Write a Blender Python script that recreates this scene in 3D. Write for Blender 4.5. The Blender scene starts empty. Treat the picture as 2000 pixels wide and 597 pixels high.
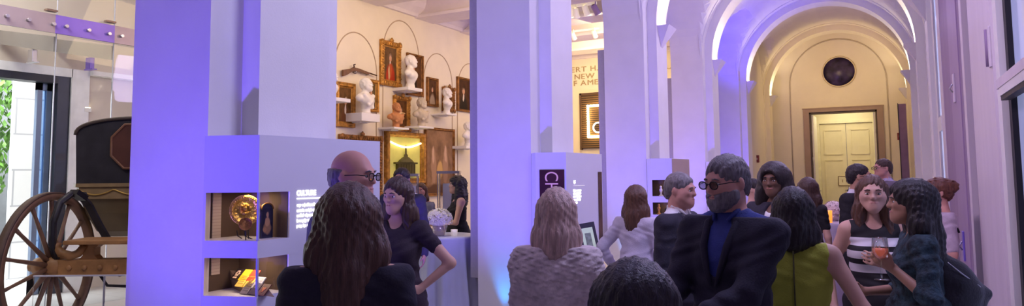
import bpy, bmesh, math, random
import numpy as np
from mathutils import Vector, Matrix
random.seed(7); np.random.seed(7)
PI = math.pi
sc = bpy.context.scene
COL = sc.collection
sc.view_settings.view_transform = 'Standard'
sc.view_settings.look = 'None'
sc.view_settings.exposure = 0.0
sc.view_settings.gamma = 1.0

# ------------------------------------------------------------------ camera
FPX, YAW, PITCH, ROLL, CY0, EYE = 1333.33, 0.50329, 0.07781, -0.009543, 236.34, 1.7
def _basis():
    cy, sy = math.cos(YAW), math.sin(YAW)
    r = Vector((cy, sy, 0)); f = Vector((-sy, cy, 0)); u = Vector((0, 0, 1))
    f2 = f*math.cos(PITCH) + u*math.sin(PITCH); u2 = u*math.cos(PITCH) - f*math.sin(PITCH)
    return r*math.cos(ROLL) + u2*math.sin(ROLL), u2*math.cos(ROLL) - r*math.sin(ROLL), f2
CR, CU, CF = _basis()
cam_d = bpy.data.cameras.new('camera'); cam = bpy.data.objects.new('camera', cam_d); COL.objects.link(cam)
cam.matrix_world = Matrix(((CR.x, CU.x, -CF.x, 0), (CR.y, CU.y, -CF.y, 0), (CR.z, CU.z, -CF.z, EYE), (0, 0, 0, 1)))
cam_d.sensor_width = 36; cam_d.lens = 24; cam_d.shift_y = -(298.5-CY0)/2000
cam_d.clip_start = 0.05; cam_d.clip_end = 200
sc.camera = cam
def at(x, y, X=None, Y=None, Z=None, d=None):
    """the point of the place seen at a pixel of the photograph, on a plane or at a depth"""
    v = CF + CR*((x-1000)/FPX) - CU*((y-CY0)/FPX)
    if X is not None: t = X/v.x
    elif Y is not None: t = Y/v.y
    elif Z is not None: t = (Z-EYE)/v.z
    else: t = d
    p = v*t; p.z += EYE
    return p

# ------------------------------------------------------------------ materials
MATS = {}
def _new(name):
    m = bpy.data.materials.new(name); m.use_nodes = True
    nt = m.node_tree; nt.nodes.clear()
    out = nt.nodes.new('ShaderNodeOutputMaterial')
    return m, nt, out
def c4(c): return (c[0], c[1], c[2], 1.0)
def srgb(r, g, b):
    f = lambda v: (v/255/12.92) if v/255 <= 0.04045 else ((v/255+0.055)/1.055)**2.4
    return (f(r), f(g), f(b))
def mat(name, col, rough=0.6, metal=0.0, var=0.08, scale=6.0, bump=0.0, bscale=40.0, stretch=None, emit=None, estr=0.0, spec=0.4, coat=0.0):
    if name in MATS: return MATS[name]
    m, nt, out = _new(name)
    b = nt.nodes.new('ShaderNodeBsdfPrincipled')
    nt.links.new(b.outputs[0], out.inputs[0])
    b.inputs['Roughness'].default_value = rough; b.inputs['Metallic'].default_value = metal
    b.inputs['Specular IOR Level'].default_value = spec
    b.inputs['Coat Weight'].default_value = coat
    tc = nt.nodes.new('ShaderNodeTexCoord'); src = tc.outputs['Object']
    if stretch:
        mp = nt.nodes.new('ShaderNodeMapping'); mp.inputs['Scale'].default_value = stretch
        nt.links.new(src, mp.inputs[0]); src = mp.outputs[0]
    nz = nt.nodes.new('ShaderNodeTexNoise'); nz.inputs['Scale'].default_value = scale; nz.inputs['Detail'].default_value = 4
    nt.links.new(src, nz.inputs['Vector'])
    rp = nt.nodes.new('ShaderNodeValToRGB')
    lo = tuple(max(0, v*(1-var)) for v in col); hi = tuple(v*(1+var) for v in col)
    rp.color_ramp.elements[0].position = 0.3; rp.color_ramp.elements[1].position = 0.7
    rp.color_ramp.elements[0].color = c4(lo); rp.color_ramp.elements[1].color = c4(hi)
    nt.links.new(nz.outputs['Fac'], rp.inputs[0]); nt.links.new(rp.outputs[0], b.inputs['Base Color'])
    if bump:
        n2 = nt.nodes.new('ShaderNodeTexNoise'); n2.inputs['Scale'].default_value = bscale; n2.inputs['Detail'].default_value = 3
        nt.links.new(src, n2.inputs['Vector'])
        bp = nt.nodes.new('ShaderNodeBump'); bp.inputs['Strength'].default_value = bump; bp.inputs['Distance'].default_value = 0.01
        nt.links.new(n2.outputs['Fac'], bp.inputs['Height']); nt.links.new(bp.outputs[0], b.inputs['Normal'])
    if emit:
        b.inputs['Emission Color'].default_value = c4(emit); b.inputs['Emission Strength'].default_value = estr
    MATS[name] = m
    return m
def mat_glass(name, tint=(1, 1, 1), refl=0.35, rough=0.02):
    if name in MATS: return MATS[name]
    m, nt, out = _new(name)
    tr = nt.nodes.new('ShaderNodeBsdfTransparent'); tr.inputs[0].default_value = c4(tint)
    gl = nt.nodes.new('ShaderNodeBsdfGlossy'); gl.inputs['Roughness'].default_value = rough
    fr = nt.nodes.new('ShaderNodeFresnel'); fr.inputs['IOR'].default_value = 1.45
    ml = nt.nodes.new('ShaderNodeMath'); ml.operation = 'MULTIPLY'; ml.inputs[1].default_value = refl
    nt.links.new(fr.outputs[0], ml.inputs[0])
    mx = nt.nodes.new('ShaderNodeMixShader')
    nt.links.new(ml.outputs[0], mx.inputs[0]); nt.links.new(tr.outputs[0], mx.inputs[1]); nt.links.new(gl.outputs[0], mx.inputs[2])
    nt.links.new(mx.outputs[0], out.inputs[0])
    MATS[name] = m
    return m
def mat_emit(name, col, s):
    if name in MATS: return MATS[name]
    m, nt, out = _new(name)
    e = nt.nodes.new('ShaderNodeEmission'); e.inputs[0].default_value = c4(col); e.inputs[1].default_value = s
    nz = nt.nodes.new('ShaderNodeTexNoise'); nz.inputs['Scale'].default_value = 8
    mr = nt.nodes.new('ShaderNodeMapRange'); mr.inputs[3].default_value = s*0.92; mr.inputs[4].default_value = s*1.08
    nt.links.new(nz.outputs['Fac'], mr.inputs[0]); nt.links.new(mr.outputs[0], e.inputs[1])
    nt.links.new(e.outputs[0], out.inputs[0])
    MATS[name] = m
    return m
def mat_picture(name, bg, blobs, rough=0.6, speckle=0.12):
    """a painted picture: soft ellipses (u, v, ru, rv, colour) laid over a mottled ground, on the UVs of its canvas"""
    m, nt, out = _new(name)
    b = nt.nodes.new('ShaderNodeBsdfPrincipled'); b.inputs['Roughness'].default_value = rough
    nt.links.new(b.outputs[0], out.inputs[0])
    tc = nt.nodes.new('ShaderNodeTexCoord')
    nz = nt.nodes.new('ShaderNodeTexNoise'); nz.inputs['Scale'].default_value = 5; nz.inputs['Detail'].default_value = 5
    nt.links.new(tc.outputs['UV'], nz.inputs['Vector'])
    rp = nt.nodes.new('ShaderNodeValToRGB')
    rp.color_ramp.elements[0].position = 0.25; rp.color_ramp.elements[1].position = 0.75
    rp.color_ramp.elements[0].color = c4(tuple(v*0.55 for v in bg)); rp.color_ramp.elements[1].color = c4(tuple(v*1.35 for v in bg))
    nt.links.new(nz.outputs['Fac'], rp.inputs[0])
    cur = rp.outputs[0]
    wob = nt.nodes.new('ShaderNodeMixRGB'); wob.blend_type = 'ADD'; wob.inputs[0].default_value = speckle
    nt.links.new(tc.outputs['UV'], wob.inputs[1]); nt.links.new(nz.outputs['Color'], wob.inputs[2])
    for (u, v, ru, rv, col) in blobs:
        sb = nt.nodes.new('ShaderNodeVectorMath'); sb.operation = 'SUBTRACT'; sb.inputs[1].default_value = (u+speckle/2, v+speckle/2, speckle/2)
        dv = nt.nodes.new('ShaderNodeVectorMath'); dv.operation = 'MULTIPLY'; dv.inputs[1].default_value = (1/ru, 1/rv, 0)
        ln = nt.nodes.new('ShaderNodeVectorMath'); ln.operation = 'LENGTH'
        mr = nt.nodes.new('ShaderNodeMapRange'); mr.inputs[1].default_value = 1.12; mr.inputs[2].default_value = 0.82
        nt.links.new(wob.outputs[0], sb.inputs[0]); nt.links.new(sb.outputs[0], dv.inputs[0]); nt.links.new(dv.outputs[0], ln.inputs[0])
        nt.links.new(ln.outputs['Value'], mr.inputs[0])
        mx = nt.nodes.new('ShaderNodeMixRGB'); mx.inputs[2].default_value = c4(col)
        nt.links.new(mr.outputs[0], mx.inputs[0]); nt.links.new(cur, mx.inputs[1]); cur = mx.outputs[0]
    nt.links.new(cur, b.inputs['Base Color']); b.inputs['Specular IOR Level'].default_value = 0.12
    return m
def mat_stripes(name, cols, axis='Z', freq=20.0, rough=0.7, thresh=0.5):
    if name in MATS: return MATS[name]
    m, nt, out = _new(name)
    b = nt.nodes.new('ShaderNodeBsdfPrincipled'); b.inputs['Roughness'].default_value = rough
    nt.links.new(b.outputs[0], out.inputs[0])
    tc = nt.nodes.new('ShaderNodeTexCoord'); sp = nt.nodes.new('ShaderNodeSeparateXYZ')
    nt.links.new(tc.outputs['Object'], sp.inputs[0])
    a = nt.nodes.new('ShaderNodeMath'); a.operation = 'MULTIPLY'; a.inputs[1].default_value = freq
    nt.links.new(sp.outputs[axis], a.inputs[0])
    fr = nt.nodes.new('ShaderNodeMath'); fr.operation = 'FRACT'; nt.links.new(a.outputs[0], fr.inputs[0])
    gt = nt.nodes.new('ShaderNodeMath'); gt.operation = 'GREATER_THAN'; gt.inputs[1].default_value = thresh
    nt.links.new(fr.outputs[0], gt.inputs[0])
    mx = nt.nodes.new('ShaderNodeMixRGB'); mx.inputs[1].default_value = c4(cols[0]); mx.inputs[2].default_value = c4(cols[1])
    nt.links.new(gt.outputs[0], mx.inputs[0]); nt.links.new(mx.outputs[0], b.inputs['Base Color'])
    MATS[name] = m
    return m
def mat_bricks(name, c1, c2, mortar, w, h, msize=0.01, rough=0.8, upright=False):
    m, nt, out = _new(name)
    b = nt.nodes.new('ShaderNodeBsdfPrincipled'); b.inputs['Roughness'].default_value = rough
    nt.links.new(b.outputs[0], out.inputs[0])
    tc = nt.nodes.new('ShaderNodeTexCoord'); mp = nt.nodes.new('ShaderNodeMapping')
    if upright:
        sp = nt.nodes.new('ShaderNodeSeparateXYZ'); cb = nt.nodes.new('ShaderNodeCombineXYZ')
        nt.links.new(tc.outputs['Object'], sp.inputs[0]); nt.links.new(sp.outputs['Y'], cb.inputs['X']); nt.links.new(sp.outputs['Z'], cb.inputs['Y'])
        nt.links.new(cb.outputs[0], mp.inputs[0])
    else: nt.links.new(tc.outputs['Object'], mp.inputs[0])
    br = nt.nodes.new('ShaderNodeTexBrick'); br.inputs['Scale'].default_value = 1
    br.inputs['Color1'].default_value = c4(c1); br.inputs['Color2'].default_value = c4(c2); br.inputs['Mortar'].default_value = c4(mortar)
    br.inputs['Brick Width'].default_value = w; br.inputs['Row Height'].default_value = h; br.inputs['Mortar Size'].default_value = msize
    nt.links.new(mp.outputs[0], br.inputs['Vector']); nt.links.new(br.outputs[0], b.inputs['Base Color'])
    MATS[name] = m
    return m

# ------------------------------------------------------------------ mesh helpers
class MB:
    """collects shapes; build() links them as ONE mesh object"""
    def __init__(s): s.bm = bmesh.new(); s.uv = None
    def _put(s, verts, faces, smooth=False, uvs=None):
        vs = [s.bm.verts.new(v) for v in verts]; fs = []
        for f in faces:
            try: fc = s.bm.faces.new([vs[i] for i in f])
            except ValueError: continue
            fc.smooth = smooth; fs.append(fc)
        return vs, fs
    def box(s, lo, hi, bev=0.0, M=None):
        x0, y0, z0 = lo; x1, y1, z1 = hi
        vs = [(x0,y0,z0),(x1,y0,z0),(x1,y1,z0),(x0,y1,z0),(x0,y0,z1),(x1,y0,z1),(x1,y1,z1),(x0,y1,z1)]
        if M is not None: vs = [M @ Vector(v) for v in vs]
        v, f = s._put(vs, [(0,3,2,1),(4,5,6,7),(0,1,5,4),(1,2,6,5),(2,3,7,6),(3,0,4,7)])
        if bev > 0:
            es = list({e for q in f for e in q.edges})
            bmesh.ops.bevel(s.bm, geom=es, offset=bev, segments=2, affect='EDGES', profile=0.6)
        return s
    def prism(s, poly, z0, z1, M=None):
        n = len(poly)
        vs = [(p[0],p[1],z0) for p in poly]+[(p[0],p[1],z1) for p in poly]
        if M is not None: vs = [M @ Vector(v) for v in vs]
        s._put(vs, [tuple(reversed(range(n))), tuple(range(n,2*n))]+[(i,(i+1)%n,n+(i+1)%n,n+i) for i in range(n)])
        return s
    def quad(s, a, b, c, d, uv=True):
        v, f = s._put([a,b,c,d], [(0,1,2,3)])
        if uv:
            L = s.bm.loops.layers.uv.verify()
            for lp, t in zip(f[0].loops, ((0,0),(1,0),(1,1),(0,1))): lp[L].uv = t
        return s
    def loft(s, rings, close=True, caps=True, smooth=True):
        n = len(rings[0]); vs = [p for r in rings for p in r]; fs = []
        m = n if close else n-1
        for i in range(len(rings)-1):
            for j in range(m):
                k = (j+1) % n
                fs.append((i*n+j, i*n+k, (i+1)*n+k, (i+1)*n+j))
        v, f = s._put(vs, fs, smooth)
        if caps and close:
            for idx in (list(reversed(range(n))), [(len(rings)-1)*n+j for j in range(n)]):
                try: s.bm.faces.new([v[i] for i in idx])
                except ValueError: pass
        return s
    def tube(s, pts, r, seg=8, flat=1.0, caps=True):
        pts = [Vector(p) for p in pts]; rings = []; up = None
        for i, p in enumerate(pts):
            t = (pts[min(i+1,len(pts)-1)]-pts[max(i-1,0)]).normalized()
            if up is None:
                up = Vector((0,0,1)) if abs(t.z) < 0.9 else Vector((1,0,0))
            a = t.cross(up).normalized(); b = a.cross(t).normalized(); up = b
            rr = r[i] if isinstance(r, (list,tuple)) else r
            rings.append([p+(a*math.cos(2*PI*k/seg)*flat+b*math.sin(2*PI*k/seg))*rr for k in range(seg)])
        return s.loft(rings, caps=caps)
    def bar(s, a, b, w, h, up=(0,0,1)):
        a = Vector(a); b = Vector(b); t = (b-a).normalized(); u = Vector(up)
        x = t.cross(u).normalized(); y = x.cross(t).normalized()
        q = lambda p: [p+x*w/2+y*h/2, p-x*w/2+y*h/2, p-x*w/2-y*h/2, p+x*w/2-y*h/2]
        s._put(q(a)+q(b), [(0,1,2,3),(7,6,5,4)]+[(i,i+4,(i+1)%4+4,(i+1)%4) for i in range(4)])
        return s
    def lathe(s, prof, seg=24, M=None, smooth=True, squash=1.0, ripple=None):
        rings = []
        for (r, z) in prof:
            rg = []
            for k in range(seg):
                a = 2*PI*k/seg; rr = r
                if ripple: rr = r*(1+ripple(a, z))
                v = Vector((rr*math.cos(a), rr*math.sin(a)*squash, z))
                rg.append(M @ v if M is not None else v)
            rings.append(rg)
        return s.loft(rings, smooth=smooth, caps=False)
    def ell(s, c, r, seg=12, M=None):
        prof = [(max(1e-4, math.sin(PI*i/(seg//1))), -math.cos(PI*i/(seg//1))) for i in range(seg+1)]
        rings = []
        for (q, z) in prof:
            rg = []
            for k in range(seg*2):
                a = PI*k/seg
                v = Vector((c[0]+r[0]*q*math.cos(a), c[1]+r[1]*q*math.sin(a), c[2]+r[2]*z))
                rg.append(M @ v if M is not None else v)
            rings.append(rg)
        return s.loft(rings)
    def build(s, name, m, parent=None, smooth=None):
        me = bpy.data.meshes.new(name)
        bmesh.ops.recalc_face_normals(s.bm, faces=s.bm.faces[:])
        s.bm.to_mesh(me); s.bm.free()
        o = bpy.data.objects.new(name, me); COL.objects.link(o)
        if isinstance(m, (list, tuple)):
            for q in m: me.materials.append(q)
        else: me.materials.append(m)
        if parent: o.parent = parent
        return o
def tag(o, label=None, cat=None, group=None, kind=None):
    if label: o['label'] = label
    if cat: o['category'] = cat
    if group: o['group'] = group
    if kind: o['kind'] = kind
    return o
def thing(name, label, cat, loc=(0,0,0), rotz=0.0, group=None):
    o = bpy.data.objects.new(name, None); COL.objects.link(o); o.empty_display_size = 0.1
    o.location = loc; o.rotation_euler = (0,0,rotz)
    return tag(o, label, cat, group)
def struct(name, mb, m):
    return tag(mb.build(name, m), kind='structure')
def copy_tree(o, parent=None):
    c = o.copy(); COL.objects.link(c)
    if parent: c.parent = parent
    for ch in o.children: copy_tree(ch, c)
    return c
def text_mesh(name, body, size, m, parent=None, depth=0.004, M=None, align='CENTER', bold=0.0, sx=1.0):
    cu = bpy.data.curves.new(name, 'FONT'); cu.body = body; cu.size = size; cu.extrude = depth; cu.align_x = align; cu.align_y = 'CENTER'
    cu.offset = bold
    to = bpy.data.objects.new(name, cu); COL.objects.link(to)
    dg = bpy.context.evaluated_depsgraph_get(); dg.update()
    me = bpy.data.meshes.new_from_object(to.evaluated_get(dg))
    bpy.data.objects.remove(to); bpy.data.curves.remove(cu)
    me.transform(Matrix.Diagonal((sx,1,1,1)))
    if M is not None: me.transform(M)
    me.name = name; me.materials.clear(); me.materials.append(m)
    o = bpy.data.objects.new(name, me); COL.objects.link(o)
    if parent: o.parent = parent
    return o
def frame3(origin, right, up):
    r = Vector(right).normalized(); u = Vector(up).normalized(); n = r.cross(u)
    o = Vector(origin)
    return Matrix(((r.x,u.x,n.x,o.x),(r.y,u.y,n.y,o.y),(r.z,u.z,n.z,o.z),(0,0,0,1)))
def light(name, kind, loc, target=None, energy=10, col=(1,1,1), size=0.1, sizey=None, spot=60, blend=0.5, radius=None):
    l = bpy.data.lights.new(name, kind); l.energy = energy; l.color = col
    if kind == 'AREA':
        l.size = size
        if sizey: l.shape = 'RECTANGLE'; l.size_y = sizey
    elif kind == 'SPOT':
        l.spot_size = math.radians(spot); l.spot_blend = blend; l.shadow_soft_size = size
    else: l.shadow_soft_size = size
    o = bpy.data.objects.new(name, l); COL.objects.link(o); o.location = loc
    if target is not None:
        o.rotation_euler = (Vector(target)-Vector(loc)).to_track_quat('-Z', 'Y').to_euler()
    return o
# ------------------------------------------------------------------ shared materials
M_wall = mat('white_plaster', (0.78,0.76,0.76), rough=0.75, var=0.03, scale=3, bump=0.08, bscale=90)
M_wall_warm = mat('cream_plaster', (0.82,0.74,0.56), rough=0.8, var=0.04, scale=2.5, bump=0.06, bscale=60)
M_hall = mat('hall_plaster', (0.78,0.70,0.55), rough=0.8, var=0.03, scale=2.5, bump=0.06, bscale=60)
M_joinery = mat('pale_joinery_paint', (0.74,0.66,0.72), rough=0.45, var=0.04, scale=1.2, stretch=(6,6,0.6))
M_joinery_dark = mat('mauve_joinery', (0.33,0.23,0.38), rough=0.55, var=0.10, scale=2, stretch=(5,5,0.3))  # darker and more purple than the pale joinery
M_black = mat('black_gasket', (0.012,0.010,0.014), rough=0.5)
M_white = mat('white_paint', (0.85,0.83,0.80), rough=0.5, var=0.02)
M_floor = mat_bricks('floor_slabs', (0.62,0.60,0.60), (0.56,0.54,0.55), (0.40,0.39,0.40), 1.2, 0.6, 0.006, rough=0.35)
M_gold = mat('gilded_wood', (0.50,0.25,0.05), rough=0.45, metal=0.55, var=0.45, scale=14, bump=0.6, bscale=45)
M_gold_dark = mat('dark_gilded_wood', (0.27,0.12,0.03), rough=0.48, metal=0.45, var=0.5, scale=12, bump=0.6, bscale=40)
M_marble = mat('white_marble', (0.86,0.82,0.75), rough=0.45, var=0.05, scale=9)
M_stonebust = mat('buff_stone', (0.62,0.53,0.40), rough=0.7, var=0.10, scale=12)
M_terracotta = mat('terracotta', (0.56,0.24,0.09), rough=0.65, var=0.14, scale=14)
M_steel = mat('brushed_steel', (0.45,0.43,0.46), rough=0.32, metal=0.9, var=0.08, scale=5, stretch=(1,12,1))
M_glass = mat_glass('clear_glass', (0.97,0.985,0.98), 0.55)
M_caseglass = mat_glass('case_glass', (0.98,0.97,0.95), 0.30)
M_panel = mat('grey_lavender_panel', (0.42,0.40,0.46), rough=0.5, var=0.04, scale=40)

# ------------------------------------------------------------------ the building
SP, PY0 = 4.061, 2.594
def pier_y(k): return PY0+k*SP
XF, XP, XB = -3.43, -3.28, -4.12          # corridor face, pilaster face, gallery face of the piers
XR, XRP = 0.78, 0.55                      # right wall, right pilaster face
ZS = 4.15                                 # springing of the arches
XC = (XP+XRP)/2; RI = (XRP-XP)/2; RO = RI+0.17
struct('floor', MB().box((-12.0,-3,-0.2),(2.2,27.2,0)), M_floor)
for k in range(0, 6):
    y = pier_y(k)
    poly = [(XB,y),(XF,y),(XF,y+.23),(XP,y+.23),(XP,y+.81),(XF,y+.81),(XF,y+1.04),(XB,y+1.04)]
    struct('pier', MB().prism(poly, 0, ZS), M_hall if k == 5 else M_wall)
def arch_ring(mb, xc, ri, ro, y0, y1, n=40, zs=ZS):
    rings = []
    for i in range(n+1):
        a = PI*i/n; c, s = -math.cos(a), math.sin(a)
        rings.append([(xc+c*ri,y0,zs+s*ri),(xc+c*ro,y0,zs+s*ro),(xc+c*ro,y1,zs+s*ro),(xc+c*ri,y1,zs+s*ri)])
    return mb.loft(rings, smooth=False)
for k in range(0, 6):
    y = pier_y(k)
    mb = arch_ring(MB(), XC, RI, RI+0.35, y+.23, y+.81)
    struct('transverse_arch', mb, M_hall if k == 5 else M_wall)
    mb = arch_ring(MB(), XC, RO, RO+0.30, y, y+1.04)
    struct('transverse_arch_moulding', mb, M_hall if k == 5 else M_wall)
def arcade(y0, y1, x0, x1, open_=True, n=28, top=6.7):
    r = (y1-y0)/2; yc = (y0+y1)/2; mb = MB(); rings = []
    for i in range(n+1):
        a = PI*i/n; yy = yc-r*math.cos(a); zz = ZS+r*math.sin(a) if open_ else 0.0
        rings.append([(x0,yy,zz),(x1,yy,zz),(x1,yy,top),(x0,yy,top)])
    return mb.loft(rings, smooth=False)
for k in range(-1, 5):
    y0 = pier_y(k)+1.04; y1 = pier_y(k+1)
    struct('wall_left', arcade(y0, y1, XB, XF, open_=(k < 4)), M_hall if k == 4 else M_wall)
    struct('wall_left', MB().box((XB,pier_y(k),ZS),(XF-0.001,y0,6.7)), M_hall if k == 4 else M_wall)
# groined vault over each bay
def vault(y0, y1, name, m, n=28):
    yc = (y0+y1)/2; r2 = (y1-y0)/2; mb = MB(); rings = []
    for i in range(n+1):
        yy = y0+(y1-y0)*i/n; row = []
        for j in range(n+1):
            a = PI*j/n; xx = XC-(RO+0.02)*math.cos(a)
            z1 = math.sin(a)*(RO+0.02); z2 = math.sqrt(max(0, r2*r2-(yy-yc)**2))
            row.append((xx,yy,ZS+max(z1, z2)))
        rings.append(row)
    mb.loft(rings, close=False, caps=False, smooth=False)
    return struct(name, mb, m)
for k in range(-1, 5):
    vault(pier_y(k)+1.04, pier_y(k+1), 'ceiling', M_hall if k == 4 else M_wall)
vault(pier_y(5)+1.04, 24.25, 'ceiling', M_hall)
struct('ceiling', MB().box((-12,-3,6.72),(2.2,27.2,6.9)), M_wall)

# right wall, its pilasters and window joinery
struct('wall_right', MB().box((XR,11.0,0),(XR+0.25,27.2,6.7)), M_wall)
for k in range(2, 6):
    y = pier_y(k)
    struct('pilaster', MB().prism([(XRP,y+.23),(XRP,y+.81),(XR-.08,y+.81),(XR-.08,y+1.04),(XR,y+1.04),(XR,y),(XR-.08,y),(XR-.08,y+.23)], 0, ZS), M_hall if k == 5 else M_wall)
WX = 0.60
def wy(x): return at(x, 300, X=WX).y
def band(name, x_far, x_near, relief, m, z0=0.0, z1=5.6, thick=0.14):
    return struct(name, MB().box((WX-relief, wy(x_near), z0), (WX+thick, wy(x_far), z1)), m)
# nearest window: stile, glazing bar, panes
band('trim_1', 1906, 1950, 0.0, M_joinery)
band('trim_2', 1950, 1957, -0.015, M_white)
band('trim_3', 1957, 1961.5, -0.05, M_black)
M_pane = mat('dusk_window_pane', (0.40,0.42,0.62), rough=0.08, var=0.30, scale=1.6, stretch=(1,1,0.5), emit=(0.42,0.47,0.80), estr=0.40, spec=0.5)
band('window_1', 1961.5, 2060, -0.08, M_pane, thick=0.12)
zt = at(1980, 131, X=WX).z; zb = at(1980, 152, X=WX).z
struct('trim_4', MB().box((WX-0.01, wy(2060), zb), (WX+0.06, wy(1958), zt)), M_joinery)
struct('trim_5', MB().box((WX-0.006, wy(2060), zb-0.05), (WX+0.05, wy(1962), zb)), M_white)
struct('trim_6', MB().box((WX+0.0, wy(2060), zb-0.075), (WX+0.05, wy(1962), zb-0.05)), M_black)
# hinge on the stile
h = thing('window_hinge', 'small pale hinge plate on the wide window stile at the right edge', 'hinge', (WX, wy(1948), at(1948,75,X=WX).z))
MB().box((-0.012,-0.035,-0.13),(0,0.035,0.13),0.004).build('hinge_leaf', M_joinery, h)
MB().tube([(-0.014,0.04,-0.12),(-0.014,0.04,0.12)],0.012).build('hinge_pin', M_joinery_dark, h)
# joint, mauve shutters, second window
band('trim_7', 1897, 1906, -0.03, M_joinery_dark)
band('trim_8', 1893.5, 1897, -0.08, M_black)
band('trim_9', 1889, 1893.5, 0.0, M_joinery)
struct('door_1', MB().box((WX+0.005, wy(1889), 0),(WX+0.1, wy(1849), 5.4)), M_joinery_dark)
struct('trim_10', MB().box((WX-0.004, wy(1889)+0.25, 0),(WX+0.006, wy(1866), 5.4)), mat('mauve_joinery_light', (0.40,0.29,0.45), rough=0.5, var=0.06, scale=2))
band('trim_11', 1844, 1849, 0.0, M_joinery)
M_pane2 = mat('narrow_window_pane', (0.30,0.38,0.62), rough=0.1, var=0.35, scale=5, stretch=(1,1,2), emit=(0.45,0.55,0.95), estr=0.5)
yr = at(1847, 235, X=WX).z
struct('window_2', MB().box((WX+0.01, wy(1844), yr+0.10),(WX+0.06, wy(1839), 5.4)), M_pane2)
struct('window_3', MB().box((WX+0.01, wy(1844), 0.3),(WX+0.06, wy(1839), yr-0.08)), M_pane2)
struct('trim_12', MB().box((WX-0.01, wy(1844), yr-0.08),(WX+0.06, wy(1839), yr+0.10)), M_white)
band('trim_13', 1837, 1839, -0.02, mat('navy_seal', (0.03,0.04,0.18), rough=0.4))
band('trim_14', 1833.5, 1837, 0.0, M_white)
struct('wall_right', MB().box((WX+0.05, -1.5, 0),(WX+0.4, 2.2, 5.6)), M_joinery)
struct('wall_right', MB().box((WX-0.02, -1.5, 5.6),(WX+0.4, 11.0, 6.7)), M_wall)
# two small latches on the shutters
for (lx, ly, lab) in ((1866, 172, 'upper pale latch on the mauve shutter'), (1885, 480, 'lower violet latch on the mauve shutter')):
    p = at(lx, ly, X=WX)
    t = thing('shutter_latch', lab, 'latch', (WX-0.004, p.y, p.z))
    MB().box((-0.016,-0.05,-0.14),(0,0.05,0.14),0.005).build('latch_plate', M_joinery if ly < 300 else mat('violet_metal',(0.25,0.18,0.75),rough=0.3,metal=0.3), t)
    MB().tube([(-0.02,0,-0.04),(-0.045,0,0),(-0.02,0,0.04)],0.008).build('latch_ring', M_steel, t)

# end of the corridor: hall end wall with blind arch, medallion and open doorway
EY = 24.2
dl, dr, dt = at(1580,222,Y=EY).x, at(1713,222,Y=EY).x, at(1640,217,Y=EY).z
mb = MB()
mb.box((XF-0.1,EY,0),(dl,EY+0.25,6.7)); mb.box((dr,EY,0),(XR+0.1,EY+0.25,6.7)); mb.box((dl,EY,dt),(dr,EY+0.25,6.7))
struct('wall_back', mb, M_hall)
al, ar, atop = at(1546,250,Y=EY).x, at(1737,250,Y=EY).x, at(1640,76,Y=EY).z
rr = (ar-al)/2
pts = [(al,EY-0.004,0)]+[((al+ar)/2-rr*math.cos(PI*i/32),EY-0.004,atop-rr+rr*math.sin(PI*i/32)) for i in range(33)]+[(ar,EY-0.004,0)]
struct('trim_15', MB().tube(pts,0.022,6), mat('arch_moulding',(0.50,0.42,0.32),rough=0.8))  # moulding line browner than the hall plaster
M_taupe = mat('taupe_door_case', (0.36,0.25,0.20), rough=0.55, var=0.06, scale=3)
w = 0.17
mb = MB()
mb.box((dl-w,EY-0.06,0),(dl,EY+0.02,dt+w*0.8)); mb.box((dr,EY-0.06,0),(dr+w,EY+0.02,dt+w*0.8)); mb.box((dl,EY-0.06,dt),(dr,EY+0.02,dt+w*0.8))
mb.box((dl-w-.03,EY-0.075,dt+w*0.62),(dr+w+.03,EY-0.06,dt+w*0.8))
struct('trim_16', mb, M_taupe)
mb = MB(); mb.box((dl,EY+0.0,0),(dl+0.05,EY+0.25,dt)); mb.box((dr-0.05,EY,0),(dr,EY+0.25,dt)); mb.box((dl,EY,dt-0.06),(dr,EY+0.25,dt))
struct('trim_17', mb, mat('dark_door_stop',(0.10,0.07,0.06),rough=0.5))
M_cream = mat('cream_gloss_paint', (0.80,0.72,0.50), rough=0.4, var=0.03)
for name, hx, sgn in (('door_2', dl+0.06, 1), ('door_3', dr-0.06, -1)):   # open leaves, swung into the lobby behind
    mb = MB().box((hx, EY+0.1, 0.01), (hx+sgn*0.05, EY+1.25, dt-0.08)) if sgn > 0 else MB().box((hx-0.05, EY+0.1, 0.01), (hx, EY+1.25, dt-0.08))
    d = struct(name, mb, mat('white_door_paint', (0.80,0.76,0.70), rough=0.4, var=0.02))
    for zz in (0.35, 1.2, 2.1, 2.95):
        MB().tube([(hx-sgn*0.01,EY+0.085,zz-0.07),(hx-sgn*0.01,EY+0.085,zz+0.07)],0.014).build('hinge', M_steel, d)
    MB().tube([(hx+sgn*0.06,EY+1.12,1.05),(hx+sgn*0.11,EY+1.12,1.05),(hx+sgn*0.11,EY+1.0,1.05)],0.012).build('door_handle', M_steel, d)
VY = 26.4
lx0, lx1, vt = at(1600,240,Y=VY).x, at(1704,240,Y=VY).x, at(1650,240,Y=VY).z
mb = MB(); mb.box((-4.2,VY,0),(lx0,VY+0.2,5)); mb.box((lx1,VY,0),(1.2,VY+0.2,5)); mb.box((lx0,VY,vt),(lx1,VY+0.2,5))
struct('wall_back', mb, mat('lobby_yellow_paint',(0.82,0.75,0.55),rough=0.7,var=0.02))
struct('wall_left', MB().box((dl-0.85,EY+0.25,0),(dl-0.65,VY,5)), MATS['lobby_yellow_paint'])
struct('wall_right', MB().box((dr+0.65,EY+0.25,0),(dr+0.85,VY,5)), MATS['lobby_yellow_paint'])
struct('ceiling', MB().box((dl-0.85,EY+0.25,4.3),(dr+0.85,VY+0.2,4.5)), MATS['lobby_yellow_paint'])
mid = (lx0+lx1)/2
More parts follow.
